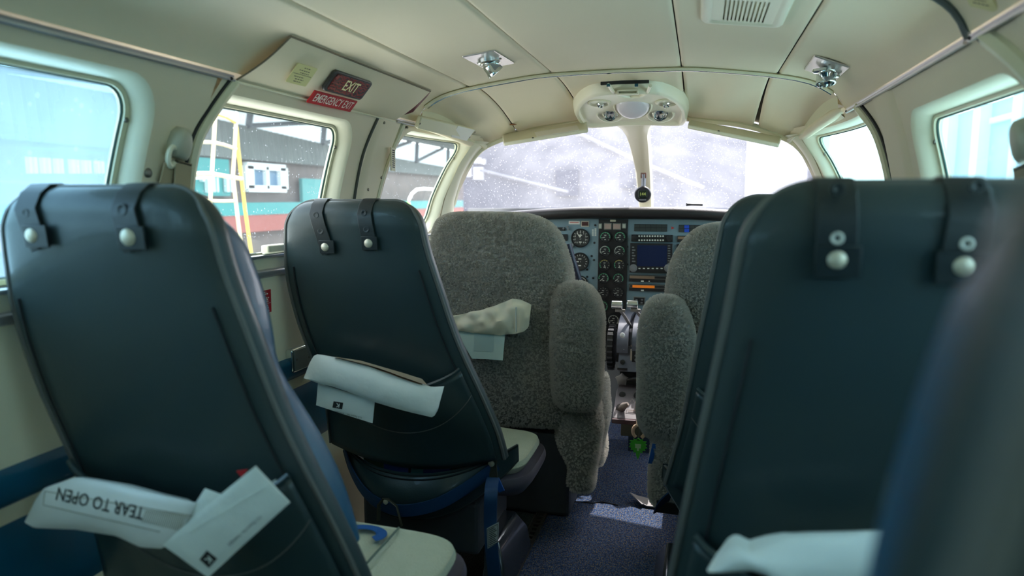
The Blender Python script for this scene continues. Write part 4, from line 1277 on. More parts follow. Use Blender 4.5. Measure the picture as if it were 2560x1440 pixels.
b.build('console_body', m_panel, co, smooth=50)
def con_hit(px, py, dz_=-.026):
    d = ray(px, py); t = 1.5
    while t < 4:
        p = EYE + d * t
        if p.z >= ckz(p.x, min(p.y, 2.7)) + dz_: break
        t += .001
    return EYE + d * t
for (x, y, rr) in ((1525, 284, 17), (1651, 284, 17)):
    q = con_hit(x, y); n_ = Vector((0, -.18, -1)).normalized()
    b = B(); b.lathe(q - n_ * .004, (n_ + Vector((0, -.35, 0))).normalized(), [(0, .050), (.008, .050), (.012, .043), (.006, .035), (.0, .026)], 28); b.build('nozzle_socket', m_panel, co, smooth=50)
    ax = Vector((.15 if x < 1600 else -.12, -.85, -.6)).normalized()
    b = B(); b.lathe(q - n_ * .006, ax, [(0, .028), (.012, .028), (.014, .024), (.026, .022), (.028, .017), (.022, .014), (.018, .001)], 24); b.build('air_nozzle', m_chrome, co, smooth=45)
for (x, y, sx_2) in ((1498, 257, 1), (1668, 256, -1)):
    q = con_hit(x, y); n_ = Vector((0, -.18, -1)).normalized()
    b = B(); b.lathe(q - n_ * .003, n_, [(0, .040), (.005, .040), (.007, .034), (.002, .026), (.001, .001)], 26); b.build('lamp_recess', m_trim, co, smooth=50)
    b = B(); b.lathe(q + Vector((sx_2 * .006, .016, .0)), Vector((-.4 * sx_2, -.3, -.6)), [(0, .012), (.012, .013), (.014, .010), (.008, .006)], 16); b.build('map_lamp', m_chrome, co, smooth=45)
q = con_hit(1582, 262)
b = B(); b.lathe(q + Vector((0, .004, .004)), (0, -.55, -.85), [(0, .058), (.016, .056), (.026, .048), (.034, .032), (.037, .001)], 32); b.build('dome_lens', M('lilac_white_lens', (206, 198, 202), .25), co, smooth=60)
b = B(); b.lathe(q + Vector((0, .004, .006)), (0, -.55, -.85), [(0, .068), (.012, .067), (.017, .062), (.012, .057)], 32); b.build('lens_bezel', m_trim, co, smooth=60)
# hinged bracket at the rear of the console with its slot
q0, q1 = con_hit(1530, 212), con_hit(1605, 212)
b = B(); path = [con_hit(x, y, -.030) for x, y in ((1521, 212), (1530, 226), (1545, 238), (1575, 243), (1600, 241), (1618, 232), (1626, 214))]
b.tube([lerp(path[int(i / 4)], path[min(int(i / 4) + 1, 6)], (i % 4) / 4) for i in range(25)], .0055, 8); b.build('bracket', m_panel, co)
c0 = con_hit(1570, 231, -.034)              # open-fronted latch pocket
b = B()
b.box(c0 + Vector((0, 0, .005)), (.064, .022, .004)); b.box(c0 + Vector((0, 0, -.006)), (.064, .022, .004))
for s2 in (-1, 1): b.box(c0 + Vector((s2 * .030, 0, 0)), (.004, .022, .009))
b.build('latch_pocket', m_panel, co, smooth=0)
for x in (1521, 1591):
    c0 = con_hit(x, 213, -.034); b = B(); b.box(c0, (.010, .008, .008)); b.build('clip', M('teal_clip', (20, 86, 98), .5), co, smooth=0)
b = B(); b.box((.01, 2.272, ckz(0, 2.27) - .004), (.15, .012, .012)); b.build('rear_gap_shade', m_dark, co, smooth=0)  # dark box standing in for the shaded gap behind the console

# sun visors under the top edge of the windscreen
def visor(px4, Yv, label, card):
    P = [atY(x, y, yy) for (x, y), yy in zip(px4, Yv)]
    c = sum(P, Vector()) / 4
    o = empty('sun_visor', c, label, 'visor', 'cream sun visors')
    X = (P[1] - P[0]).normalized(); Y = ((P[0] + P[1]) - (P[2] + P[3])).normalized(); N = X.cross(Y).normalized()
    b = B(); b.prism(P, N * .014); b.build('visor_board', m_panel, o, smooth=40, bevel=.005, bseg=3)
    b = B(); b.tube([P[0] + Vector((0, .02, .016)) - X * .004, P[0] + Vector((0, .015, .010)), lerp(P[0], P[1], .3) + Vector((0, .012, .012)), lerp(P[0], P[1], .85) + Vector((0, .012, .012)), P[1] + Vector((0, .02, .02))], .0032, 8); b.build('hinge_rod', M('cream_rod', (206, 198, 172), .4), o)
    sgn = -1 if N.dot(EYE - c) < 0 else 1
    if card:
        K = [lerp(lerp(P[0], P[1], u), lerp(P[3], P[2], u), v) for u, v in card]
        off = N * (.0005 + (.014 if sgn > 0 else 0)) * sgn
        b = B(); b.prism([k + off for k in K], N * sgn * .0012); b.build('visor_card', M('pale_card', (236, 232, 224), .5), o, smooth=0)
    b = B(); b.lathe(lerp(P[3], P[2], .35) + N * (.014 if sgn > 0 else 0), N * sgn, [(0, .004), (.002, .003), (.0022, .0005)], 8); b.build('screw', m_dark, o)
    return o
visor([(1256, 343), (1468, 311), (1471, 332), (1260, 366)], (2.60, 2.66, 2.56, 2.50), 'cream sun visor carrying a pale card, nearest the clear cockpit side window', [(.38, .45), (.88, .4), (.9, .98), (.40, .98)])
visor([(1722, 308), (1952, 352), (1946, 370), (1718, 322)], (2.66, 2.58, 2.48, 2.57), 'plain cream sun visor without a card, nearest the pale cyan cockpit window', None)

# cockpit side header panel with a paler label
hx = -.604
P = [atX(1052, 291, -.574), atX(1187, 323, -.528), atX(1165, 351, -.546), atX(1041, 321, -.596)]
hd = empty('side_header_panel', sum(P, Vector()) / 4, 'cream header panel with a white label above the cockpit side window', 'panel')
N = (P[1] - P[0]).cross(P[3] - P[0]).normalized()
if N.x < 0: N = -N
b = B(); b.prism([p - N * .012 for p in P], N * .016); b.build('header_board', m_trim, hd, smooth=40, bevel=.004)
K = [lerp(lerp(P[0], P[1], u), lerp(P[3], P[2], u), v) for u, v in ((.64, .0), (.985, .02), (.985, .98), (.64, .98))]
b = B(); b.prism([k + N * .0042 for k in K], N * .001); b.build('label', M('pale_card'), hd, smooth=0)
for (x, y) in ((1050, 309), (1187, 331), (1174, 343)):
    s_ = B(); q = atX(x, y, hx + .04); s_.lathe(plane_hit(x, y, P[0] + N * .004, P[1] + N * .004, P[3] + N * .004)[0], N, [(0, .0035), (.0015, .003), (.002, .001)], 8); s_.build('screw', m_screw, hd)
# printed strip on the cockpit post
c, X, Y, N, w, h = frame4(lambda x, y: atX(x, y, -.628), (985, 371), (995, 373), (977, 427), (967, 424))
pl = empty('post_placard', c, 'narrow printed placard strip on the cockpit window post', 'placard')
b = B(); slab(b, c, X, Y, N, w, h, .003, .001); b.build('plate', M('pale_yellow_card', (214, 206, 172), .5), pl, smooth=0)
b = B()
for i in range(9):
    a = c + Y * h * (.36 - .09 * i) + N * .0036
    b.poly([a - X * w * .3, a + X * w * .3, a + X * w * .3 + Y * h * .045, a - X * w * .3 + Y * h * .045])
b.build('print', m_print, pl, smooth=0)['kind'] = 'stuff'
# small brown tear in the cockpit headliner
q = roof_hit(1281, 309)
b = B(); b.prism([q + Vector((x, y, -.0045 - .3 * y * 0)) for x, y in ((-.012, .004), (.0, -.008), (.012, -.010), (.016, -.002), (.008, .004), (.002, .014), (-.006, .012))], (0, 0, .002))
b.build('headliner_tear', M('brown_foam', (120, 76, 40), .9), ceiling, smooth=0)

# shoulder belt guides on the side panels
def belt_guide(side, px, py, label, flip=1):
    q = wall_hit(px, py, side)
    o = empty('belt_guide', q, label, 'belt guide', 'shoulder belt guides')
    I = Vector((-side, 0, 0))
    T = Vector((-side * .0 + .0, 0, 1)); T = Vector((side * -.22, 0, 1)).normalized(); S = Vector((0, 1, 0)); N = Vector((-side, 0, -.22)).normalized()
    out = [(-.026, -.036), (-.028, .0), (-.020, .030), (-.004, .046), (.012, .046), (.024, .030), (.030, .002), (.026, -.036), (.018, -.050), (-.010, -.044)]
    rg = []
    for (k, d) in ((1.0, -.004), (1.0, .012), (.92, .024), (.72, .031), (.3, .033)):
        rg.append([q + S * (a * k * .78) + T * (c_ * k * .62) + N * d * .7 for a, c_ in out])
    b = B(); b.rings(rg); b.build('guide_cover', M('grey_cream_plastic', (186, 184, 164), .4), o, smooth=50)
    r0 = q + S * -.022 + T * -.024 + N * .014
    pts = [r0 + S * (.009 * math.cos(R(a))) * flip + T * (.017 * math.sin(R(a))) for a in range(60, 331, 18)]
    b = B(); b.tube(pts, .005, 8); b.build('guide_ring', m_panel, o)
    b = B(); b.tube([q + S * -.016 + T * -.030 + N * .018, q + S * .022 + T * -.036 + N * .018], .0026, 8); b.build('guide_bar', m_gmetal, o)
    m_tan = M('tan_webbing', (176, 160, 130), .8, bump=(500, .3, .001))
    b = B(); b.ribbon([q + S * .004 + T * -.034 + N * .018, q + S * .006 + T * -.07 + N * .018, q + S * .010 + T * -.17 + N * .022, q + S * .012 + T * -.30 + N * .02], (0, 1, 0), .040, .003); b.build('webbing', m_tan, o)
    b = B(); b.ribbon([q + S * -.020 + T * -.038 + N * .012, q + S * -.032 + T * -.12 + N * .010, q + S * -.04 + T * -.30 + N * .008], (0, 1, 0), .032, .003); b.build('webbing', m_tan, o)
    return o
belt_guide(-1, 440, 356, 'cream shoulder belt guide with tan webbing on the wall beside the exit window')
belt_guide(1, 2585, 345, 'cream shoulder belt guide on the wall by the pale cyan window')

# red warning placard and ashtray on the left wall
c, X, Y, N, w, h = frame4(lambda x, y: wall_hit(x, y, -1), (632, 733), (677, 722), (675, 780), (634, 791))
pl = empty('warning_placard', c, 'red warning placard with small print on the beige side wall', 'placard')
b = B(); slab(b, c, X, Y, N, w, h, .002, .001); b.build('plate', M('red_plastic'), pl, smooth=0)
b = B(); print_lines(b, c, X, Y, N, [(h * k, -w * .42, w * r_) for k, r_ in ((.42, .2), (.34, .3), (.16, .36), (.08, .3), (.0, .34), (-.18, .3), (-.26, .36), (-.34, .32), (-.42, .36))], .0026, .0027)
b.poly([c - X * w * .46 - Y * h * .09 + N * .0027, c + X * w * .46 - Y * h * .09 + N * .0027, c + X * w * .46 - Y * h * .075 + N * .0027, c - X * w * .46 - Y * h * .075 + N * .0027])
b.build('print', M('white_letters'), pl, smooth=0)['kind'] = 'stuff'
c, X, Y, N, w, h = frame4(lambda x, y: wall_hit(x, y, -1), (714, 874), (760, 858), (760, 914), (716, 934))
at = empty('ashtray', c, 'square chrome ashtray lid on the blue wall band', 'ashtray')
b = B(); slab(b, c, X, Y, N, w, h, .018, .006); b.build('ashtray_body', m_chrome, at, smooth=40, bevel=.003)
b = B(); slab(b, c, X, Y, N, w * .86, h * .86, .003, .004, up=.0185); b.build('ashtray_lid', M('satin_grey_metal', (150, 158, 150), .4, metal=.5), at, smooth=40)
for s2 in (-1, 1):
    b = B(); b.lathe(c + X * s2 * w * .34 - Y * h * .05 * s2 + N * .021, N, [(0, .0035), (.0015, .003), (.002, .0008)], 8); b.build('screw', m_screw, at)
# latch on the exit window sill
q = wall_hit(690, 622, -1)
b = B(); b.box(q + Vector((-.004, 0, 0)), (.02, .075, .020)); b.box(q + Vector((-.004, 0, -.008)), (.024, .11, .006))
lt = b.build('window_latch', m_panel, smooth=30, bevel=.004)
tag(lt, 'cream latch block on the sill of the exit window', 'latch')

# ---------------------------------------------------------------- instrument panel
PY = 2.75
m_pan = M('blue_grey_panel_paint', (124, 148, 156), .5, bump=(400, .05, .001), var=(12, .8, (110, 134, 142)))
m_blk = M('black_instrument', (20, 21, 22), .4)
m_face = M('dark_dial_face', (46, 48, 46), .35)
m_face2 = M('black_dial_face', (24, 26, 28), .35)
m_tick = M('dial_white', (222, 222, 210), .5)
m_green = M('dial_green', (90, 190, 140), .5)
m_yell = M('dial_yellow', (206, 186, 96), .5)
m_glare = M('black_leather_glareshield', (30, 28, 28), .45, bump=(200, .2, .002))
m_knob = M('grey_knob', (120, 122, 122), .4)
pp = lambda x, y, d=0.0: atY(x, y, PY - d)
SC = FPX / (PY * .97)                 # pixels per metre at the panel, roughly
ip = empty('instrument_panel', (0, PY, .45), 'blue grey instrument panel full of round dials under a black glareshield', 'panel')
zt_p, zb_p = pp(1600, 547).z, .42
b = B(); b.box((0, PY + .03, (zt_p + zb_p) / 2), (1.20, .06, zt_p - zb_p)); b.build('panel_board', m_pan, ip, smooth=0, bevel=.003)
# glareshield: a padded lip bowed towards the cabin, running forward to the windscreen
def gl_y(x): return 2.685 + .05 * (x / .6) ** 2
def gl_z(x): return zt_p + .010 - .030 * max(0, (abs(x) - .15) / .45) ** 1.5
rg = []
for i in range(41):
    x = lerp(-.64, .64, i / 40); y = gl_y(x); z = gl_z(x)
    fz = z + .036
    rg.append([(x, y + .09, z - .012), (x, y + .012, z - .006), (x, y, z + .004), (x, y - .002, z + .020), (x, y + .006, fz - .004), (x, y + .022, fz), (x, min(3.36, 2.53 + .95 * math.sqrt(max(0.02, 1 - (x / .66) ** 2))), fz - .012), (x, min(3.36, 2.53 + .95 * math.sqrt(max(0.02, 1 - (x / .66) ** 2))), fz - .05)])
b = B(); b.rings(rg); b.build('glareshield', m_glare, ip, smooth=45)
def plate(x0, y0, x1, y1, mat, name, t=.008, d=0.0, parent=None, bev=.0015):
    p, q = pp(x0, y0), pp(x1, y1)
    b = B(); b.box(((p.x + q.x) / 2, PY - d - t / 2, (p.z + q.z) / 2), (abs(q.x - p.x), t, abs(p.z - q.z)))
    return b.build(name, mat, parent or ip, smooth=30, bevel=bev)
eng = plate(1497, 548, 1563, 905, m_blk, 'engine_panel', .006)
def dial(px, py, rpx, d0, face, arcs, ndl, nticks=10, numer=0, name='dial'):
    """arcs: (start deg, end deg, material index); ndl: needle angles, clock degrees"""
    c = pp(px, py, d0); r = rpx / SC
    A = Vector((0, -1, 0)); X = Vector((1, 0, 0)); Z = Vector((0, 0, 1))
    b = B()
    b.mat(0).lathe(c, A, [(0, r), (.008, r), (.010, r * .97), (.010, r * .90), (.005, r * .86)], 32)
    b.mat(1).lathe(c, A, [(.004, r * .90), (.0055, r * .90)], 32)
    dirv = lambda a: X * math.sin(R(a)) + Z * math.cos(R(a))
    up = A * .0060
    for i in range(nticks):
        a = -130 + 260 * i / (nticks - 1)
        e = dirv(a); f = dirv(a + 90); w = r * .022
        b.mat(2).poly([c + up + e * r * .80 + f * w, c + up + e * r * .80 - f * w, c + up + e * r * .64 - f * w, c + up + e * r * .64 + f * w])
    for (a0, a1, mi) in arcs:
        n = max(2, int((a1 - a0) / 9))
        for i in range(n):
            e0, e1 = dirv(lerp(a0, a1, i / n)), dirv(lerp(a0, a1, (i + 1) / n))
            b.mat(mi).poly([c + up + e0 * r * .84, c + up + e1 * r * .84, c + up + e1 * r * .74, c + up + e0 * r * .74])
    # small print block on the face
    b.mat(2)
    for (dx, dz_, w, h) in ((0, .30, .34, .05), (0, -.42, .30, .05)):
        q = c + up + X * r * dx + Z * r * dz_
        b.poly([q - X * r * w / 2 - Z * r * h, q + X * r * w / 2 - Z * r * h, q + X * r * w / 2 + Z * r * h, q - X * r * w / 2 + Z * r * h])
    if numer:
        for i in range(10):
            a = 36 * i; q = c + up + dirv(a) * r * .58
            text_geo(b, str(i), (q, X, Z), r * .26)
    o = b.build(name, [m_blk, face, m_tick, m_green, m_yell], ip, smooth=40)
    for a, L, w in ndl:
        e, f = dirv(a), dirv(a + 90); u2 = A * .0072
        n_ = B(); n_.prism([c + u2 + f * r * w - e * r * .12, c + u2 - f * r * w - e * r * .12, c + u2 - f * r * w * .5 + e * r * L, c + u2 + f * r * w * .5 + e * r * L], A * .0008)
        n_.build('needle', m_tick, o, smooth=0)
    h = B(); h.lathe(c + A * .006, A, [(0, r * .09), (.003, r * .09), (.0034, r * .03)], 12); h.build('needle_hub', m_blk, o)
    return o
dial(1451.5, 595, 24.5, 0, m_face, [], [(-32, .66, .05), (2, .42, .07)], 11, 1, 'altimeter')
dial(1450, 654, 24, 0, m_face, [], [(-90, .66, .05)], 13, 0, 'speed_dial')
dial(1452, 707, 19, 0, m_face, [(-60, 60, 2)], [(20, .6, .05)], 9)
k = B(); q = pp(1430, 613); k.lathe(q, (0, -1, 0), [(0, .010), (.012, .009), (.013, .004)], 14); k.build('knob', m_knob, ip)
G, Yl, W = 3, 4, 2
rows = [((1513.5, 592.5), (1550, 592.5), [(-110, 100, G)], -105), ((1512.5, 627), (1549, 627.5), [(-120, 20, W), (20, 100, G)], -115), ((1511.5, 661.5), (1548, 662), [(-130, -60, G), (-60, 40, Yl)], 160), ((1509, 695), (1546, 696), [(-100, 120, G)], -130), ((1508, 730), (1545, 731), [], -108)]
for (a, c_, arcs, nd) in rows:
    for (x, y) in (a, c_):
        dial(x, y, 15.2, .006, m_face2, arcs, [(nd, .62, .07)], 9)
dial(1507, 765, 15, .006, m_face2, [(0, 150, G)], [(-100, .6, .07)], 9)
dial(1507, 801, 15, .006, m_face2, [], [(-60, .6, .07)], 9)
dial(1534, 800, 16, .006, m_face2, [(-130, 130, W)], [(-105, .6, .07)], 9)
# annunciator tiles above the engine dials
for (x0, y0, x1, y1, mt) in ((1497, 558, 1506, 572, 'pale'), (1511, 557, 1530, 574, 'pink'), (1533, 558, 1553, 574, 'pink'), (1556, 558, 1566, 571, 'pale')):
    p_ = plate(x0, y0, x1, y1, M('steel_tile_frame', (120, 122, 114), .5), 'annunciator', .006, .006)
    plate(x0 + 1.5, y0 + 2, x1 - 1.5, y1 - 2, M('pale_tile', (176, 178, 160), .5) if mt == 'pale' else M('pinkish_tile', (166, 140, 128), .5), 'annunciator_face', .001, .012, p_)
plate(1526, 549, 1540, 554, M('ivory_tile', (212, 206, 180), .5), 'name_tile', .002, .006)
lb = plate(1422, 552, 1450, 561, M('white_tile', (226, 222, 214), .5), 'panel_label', .002)
plate(1425, 555, 1447, 557.5, M('pink_print', (214, 130, 120), .5), 'label_print', .0006, .002, lb, 0)
tl = plate(1453, 552, 1473, 567, M('cream_bezel', (200, 188, 170), .5), 'warning_light', .004)
plate(1455, 554.5, 1471, 564.5, M('dark_maroon_lens', (66, 22, 22), .3), 'lens', .0012, .004, tl, 0)
for i in range(7):
    for j in range(2):
        if (i, j) in ((0, 0),): continue
        plate(1480 + j * 6.5, 571 + i * 2.8, 1484.5 + j * 6.5, 572.8 + i * 2.8, m_tick, 'legend_mark', .0008, 0, None, 0)
for (x, y) in ((1488, 563), (1486, 607), (1485, 650), (1468, 674), (1468, 692), (1483, 695), (1479, 640), (1568, 617), (1568, 661)):
    s_ = B(); s_.lathe(pp(x, y), (0, -1, 0), [(0, .0045), (.002, .0045), (.003, .002)], 10); s_.build('panel_screw', m_blk, ip)
# avionics at the left, mostly behind the crew seat
for (x0, y0, x1, y1) in ((1385, 568, 1413, 577), (1385, 585, 1419, 602)):
    plate(x0, y0, x1, y1, m_blk, 'radio_unit', .006)
for (x, y) in ((1409, 571), (1421, 573), (1419, 567)):
    s_ = B(); s_.lathe(pp(x, y, .006), (0, -1, 0), [(0, .004), (.006, .004)], 10); s_.build('knob', m_knob, ip)
# annunciator strips
m_strip = M('dark_annunciator', (52, 58, 56), .3)
for (x0, y0, x1, y1, nx, blue) in ((1586, 560, 1668, 579, 6, None), (1697, 562, 1790, 581, 7, 1)):
    ap = plate(x0, y0, x1, y1, m_blk, 'annunciator_strip', .006)
    for i in range(nx):
        for j in range(2):
            w = (x1 - x0) / nx; h = (y1 - y0) / 2
            mt = M('blue_tile', (26, 70, 178), .3, emit=((26, 70, 178), .1)) if (blue and i == 1) else m_strip
            plate(x0 + w * i + .8, y0 + h * j + .8, x0 + w * (i + 1) - .8, y0 + h * (j + 1) - .8, mt, 'tile', .0015, .006, ap, 0)
b = B(); q = pp(1682, 570); b.prism([q + Vector((-.005, 0, .006)), q + Vector((.006, 0, 0)), q + Vector((-.005, 0, -.006))], (0, -.002, 0)); b.build('red_marker', M('red_mark', (196, 60, 52), .5), ip, smooth=0)
# audio panel, moving map and two radios
au = plate(1579, 586, 1682, 605, m_blk, 'audio_panel', .012)
for i in range(10):
    for y in (590, 600):
        plate(1597 + i * 6.6, y - 1.8, 1600.5 + i * 6.6, y + 1.8, m_tick, 'button', .003, .012, au, 0)
for x in (1587, 1673):
    s_ = B(); s_.lathe(pp(x, 595, .012), (0, -1, 0), [(0, .011), (.010, .010), (.011, .004)], 16); s_.build('knob', m_blk, au)
gp = plate(1576, 607, 1680, 683, m_blk, 'map_display', .014)
plate(1594, 612, 1667, 666, M('dark_blue_screen', (18, 32, 66), .5, spec=.2), 'screen', .001, .014, gp, 0)
for x in (1583.5, 1670):
    s_ = B(); s_.lathe(pp(x, 670, .014), (0, -1, 0), [(0, .015), (.006, .015), (.007, .009), (.014, .008), (.015, .003)], 18); s_.build('knob', m_knob, gp)
for i in range(6):
    plate(1597 + i * 11, 669, 1602 + i * 11, 671.5, m_tick, 'key', .002, .014, gp, 0)
for i in range(8):
    plate(1670, 613 + i * 6.2, 1676, 615.2 + i * 6.2, m_knob, 'key', .002, .014, gp, 0)
for i in range(6):
    plate(1581, 616 + i * 7, 1586 + (i % 2) * 3, 619 + i * 7, m_knob, 'key', .002, .014, gp, 0)
for (y0, mat_, lit) in ((686, M('dull_bronze_display', (132, 108, 86), .35), 0), (709, M('amber_display', (196, 106, 20), .35, emit=((210, 110, 16), .35)), 1)):
    ra = plate(1573, y0, 1680, y0 + 20, m_blk, 'radio_unit', .010)
    plate(1574.5, y0 + 1.2, 1679, y0 + 12.2, M('steel_tile_frame'), 'display_frame', .002, .010, ra, 0)
    plate(1576, y0 + 2, 1678, y0 + 11, m_blk, 'display_glass', .001, .012, ra, 0)
    plate(1582 if lit else 1576, y0 + 2.5, 1637, y0 + 10.5, mat_, 'display', .001, .013, ra, 0)
    plate(1603, y0 + 14.5, 1610, y0 + 18, m_tick, 'key', .002, .010, ra, 0)
    if not lit: plate(1622, y0 + 15, 1625, y0 + 18, m_tick, 'key', .002, .010, ra, 0)
for (x0, y0, x1, y1) in ((1694, 589, 1760, 606), (1692, 610, 1760, 690)):
    plate(x0, y0, x1, y1, m_blk, 'radio_unit', .010)
plate(1695, 591, 1758, 598, M('dull_bronze_display'), 'display', .0015, .010, None, 0)
bx = plate(1584, 741, 1613, 762, M('steel_tile_frame'), 'switch_box', .006)
plate(1586, 743, 1611, 760, m_blk, 'switch_face', .001, .006, bx, 0)
for x, y in ((1591, 749), (1605, 749), (1592, 756), (1604, 756)):
    plate(x - 2, y - 1.6, x + 3, y + 1.6, m_knob, 'switch', .003, .007, bx, 0)
for (x0, y0, x1, y1) in ((1568, 792, 1583, 812), (1592, 790, 1612, 812)):
    plate(x0, y0, x1, y1, m_blk, 'dark_inset', .004)
# control column end seen past the crew seat
b = B(); b.tube([atY(1420, 610, 2.5), atY(1431, 650, 2.5), atY(1444, 690, 2.5), atY(1452, 720, 2.5)], .012, 10)
yk = b.build('control_yoke', M('navy_plastic', (28, 32, 52), .35)); 
b = B(); b.tube([atY(1444, 690, 2.5), atY(1440, 700, 2.74)], .012, 8); b.build('yoke_shaft', m_blk, yk)
tag(yk, 'dark navy control yoke horn behind the sheepskin seat', 'yoke')
# pen on the glareshield
b = B(); p0, p1 = atY(1716, 511, 2.72), atY(1756, 512, 2.74); b.tube([p0, lerp(p0, p1, .3), p1], [.006, .004, .004], 8)
tag(b.build('pen', m_blk), 'small black pen lying on the glareshield', 'pen')
# digital clock on the windscreen centre post
cq = atY(1607, 486, 3.12)
ck = empty('post_gauge', cq, 'round black digital gauge hanging on the windscreen centre post', 'gauge')
b = B(); b.lathe(cq + Vector((0, .02, 0)), (0, -1, 0), [(0, .030), (.004, .036), (.020, .036), (.024, .032), (.024, .026)], 28); b.build('gauge_case', m_blk, ck, smooth=45)
b = B(); b.box(cq + Vector((0, -.006, .001)), (.040, .004, .032)); b.build('gauge_screen', M('dark_green_screen', (22, 30, 20), .2), ck, smooth=0, bevel=.002)
b = B(); text_geo(b, '144', (cq + Vector((0, -.0085, .001)), (1, 0, 0), (0, 0, 1)), .018); b.build('digits', M('dim_green_digits', (150, 160, 80), .5, emit=((150, 160, 80), .15)), ck, smooth=0)
b = B(); b.box(cq + Vector((0, -.005, -.024)), (.030, .002, .003)); b.build('gauge_legend', m_knob, ck, smooth=0)
b = B(); b.tube([cq + Vector((0, .02, .03)), cq + Vector((0, .022, .06)), cq + Vector((0, .02, .088))], .010, 10); b.build('gauge_neck', M('grey_steel', (110, 112, 116), .35, metal=.6), ck)
b = B(); b.box(cq + Vector((0, .02, .082)), (.026, .014, .024)); b.build('gauge_mount', M('brown_mount', (86, 58, 44), .5), ck, smooth=0, bevel=.002)

# ---------------------------------------------------------------- centre pedestal
def q_(x, y, Y): return atY(x, y, Y)
m_ped = M('grey_blue_pedestal', (104, 108, 120), .45, bump=(200, .05, .001), var=(20, .8, (88, 90, 100)))
m_ped2 = M('warm_grey_pedestal', (92, 86, 88), .45, var=(30, .8, (78, 70, 72)))
xl, xr = .0, .165
pd = empty('centre_pedestal', (.1, 2.5, .1), 'grey throttle pedestal with chrome lever handles and a star knob', 'pedestal')
zq0, zq1 = q_(1570, 865, 2.45).z, q_(1570, 800, 2.47).z
b = B()
prof = [(2.72, zq0 - .02), (2.42, zq0 - .02), (2.415, zq0 + .005)] + [(2.55 - .135 * math.cos(R(a)), zq0 + .005 + (zq1 - zq0) * math.sin(R(a))) for a in range(8, 91, 8)] + [(2.72, zq1)]
cuts = [xl + .030, xl + .088, xl + .130]
ends = [xl - .015] + [q for x in cuts for q in (x - .007, x + .007)] + [xr]
for i in range(0, len(ends), 2):            # cover in segments: the levers run in the gaps between them
    b = B(); b.rings([[(x, y, z) for y, z in prof] for x in ends[i:i + 2]]); b.build('quadrant', m_ped, pd, smooth=40)
core = [(2.72, zq0 - .02), (2.45, zq0 - .02)] + [(2.55 - .100 * math.cos(R(a)), zq0 + (zq1 - zq0 - .022) * math.sin(R(a))) for a in range(8, 91, 8)] + [(2.72, zq1 - .022)]
b = B(); b.rings([[(x, y, z) for y, z in core] for x in (xl - .010, xr - .004)]); b.build('quadrant_core', m_ped, pd, smooth=40)
hb = []
for i, (hx, hy) in enumerate(((1543.5, 762), (1582, 761))):
    h0 = q_(hx, hy, 2.42)
    foot = Vector((xl + (.030 if i == 0 else .088), 2.48, zq0 + .06))
    b = B(); b.ribbon([foot, lerp(foot, h0, .5) + Vector((0, .004, 0)), h0 + Vector((.012, .004, -.022))], (1, 0, 0), .010, .006); lv = b.build('lever', M('lever_metal', (142, 136, 132), .4, metal=.4), pd, smooth=40)
    b = B(); b.lathe(h0 - Vector((.020, 0, 0)), (1, 0, 0), [(0, .012), (.002, .0145), (.036, .0145), (.038, .012)], 24); b.build('lever_handle', m_chrome, lv, smooth=40)
    b = B(); b.box(h0 + Vector((.010, .0, -.020)), (.034, .012, .010)); b.build('lever_clamp', M('lever_metal'), lv, smooth=0, bevel=.002)
s_ = B(); s_.lathe((xl + .005, 2.412, zq0 + .045), (0, -1, 0), [(0, .009), (.003, .009), (.006, .004), (.0065, .001)], 14); s_.build('lamp_cap', M('white_cap', (226, 226, 226), .3), pd)
# sloping switch panel
def slope(y0, Y0, y1, Y1, mat, name, t=.02):
    a, c_ = q_(1570, y0, Y0), q_(1570, y1, Y1)
    b = B(); b.rings([[(x, a.y, a.z), (x, c_.y, c_.z), (x, 2.74, c_.z), (x, 2.74, a.z)] for x in (xl - .008, xr)])
    return b.build(name, mat, pd, smooth=0, bevel=.003)
slope(866, 2.44, 930, 2.40, m_ped, 'switch_panel')
slope(931, 2.47, 976, 2.46, m_blk, 'dark_recess')
slope(977, 2.38, 1048, 2.26, m_ped2, 'lower_console')
lip0 = q_(1570, 1048, 2.26)
b = B(); b.box(((xl + xr) / 2 - .004, 2.30, lip0.z - .008), (xr - xl + .01, .10, .016)); b.build('console_lip', M('maroon_plastic', (70, 48, 52), .4), pd, smooth=0, bevel=.003)
b = B(); b.box(((xl + xr) / 2 + .005, 2.68, lip0.z / 2 + .002), (xr - xl - .02, .14, lip0.z - .012)); b.build('pedestal_foot', M('dark_blue_foot', (44, 54, 74), .5), pd, smooth=0)
b = B(); b.box((xl + .06, 2.37, lip0.z - .045), (.09, .10, .07)); b.build('junction_box', m_gmetal, pd, smooth=0, bevel=.003)
b = B(); b.box((xl + .11, 2.33, lip0.z - .022), (.05, .06, .03)); b.build('amber_block', M('amber_brown', (130, 84, 30), .5), pd, smooth=0, bevel=.003)
def on_slope(x, y, y0, Y0, y1, Y1): return q_(x, y, lerp(Y0, Y1, (y - y0) / (y1 - y0)))
sw = lambda x, y: on_slope(x, y, 866, 2.44, 930, 2.40) - Vector((0, .002, 0))
lo = lambda x, y: on_slope(x, y, 977, 2.38, 1048, 2.26) - Vector((0, .002, -.001))
b = B(); b.lathe(sw(1557, 905), (0, -1, .3), [(0, .009), (.004, .009), (.005, .004), (.018, .005), (.019, .001)], 12); b.build('toggle_switch', m_blk, pd)
b = B(); b.lathe(sw(1561, 871), (0, -1, .1), [(0, .012), (.002, .011), (.018, .002)], 12); b.build('cone_switch', M('pale_grey_plastic', (190, 192, 198), .4), pd)
b = B(); b.box(sw(1596, 893), (.055, .006, .055)); b.build('trim_frame', M('cream_bezel'), pd, smooth=0, bevel=.001)
b = B(); b.box(sw(1597, 893) - Vector((0, .003, 0)), (.046, .004, .046)); b.build('trim_face', m_blk, pd, smooth=0)
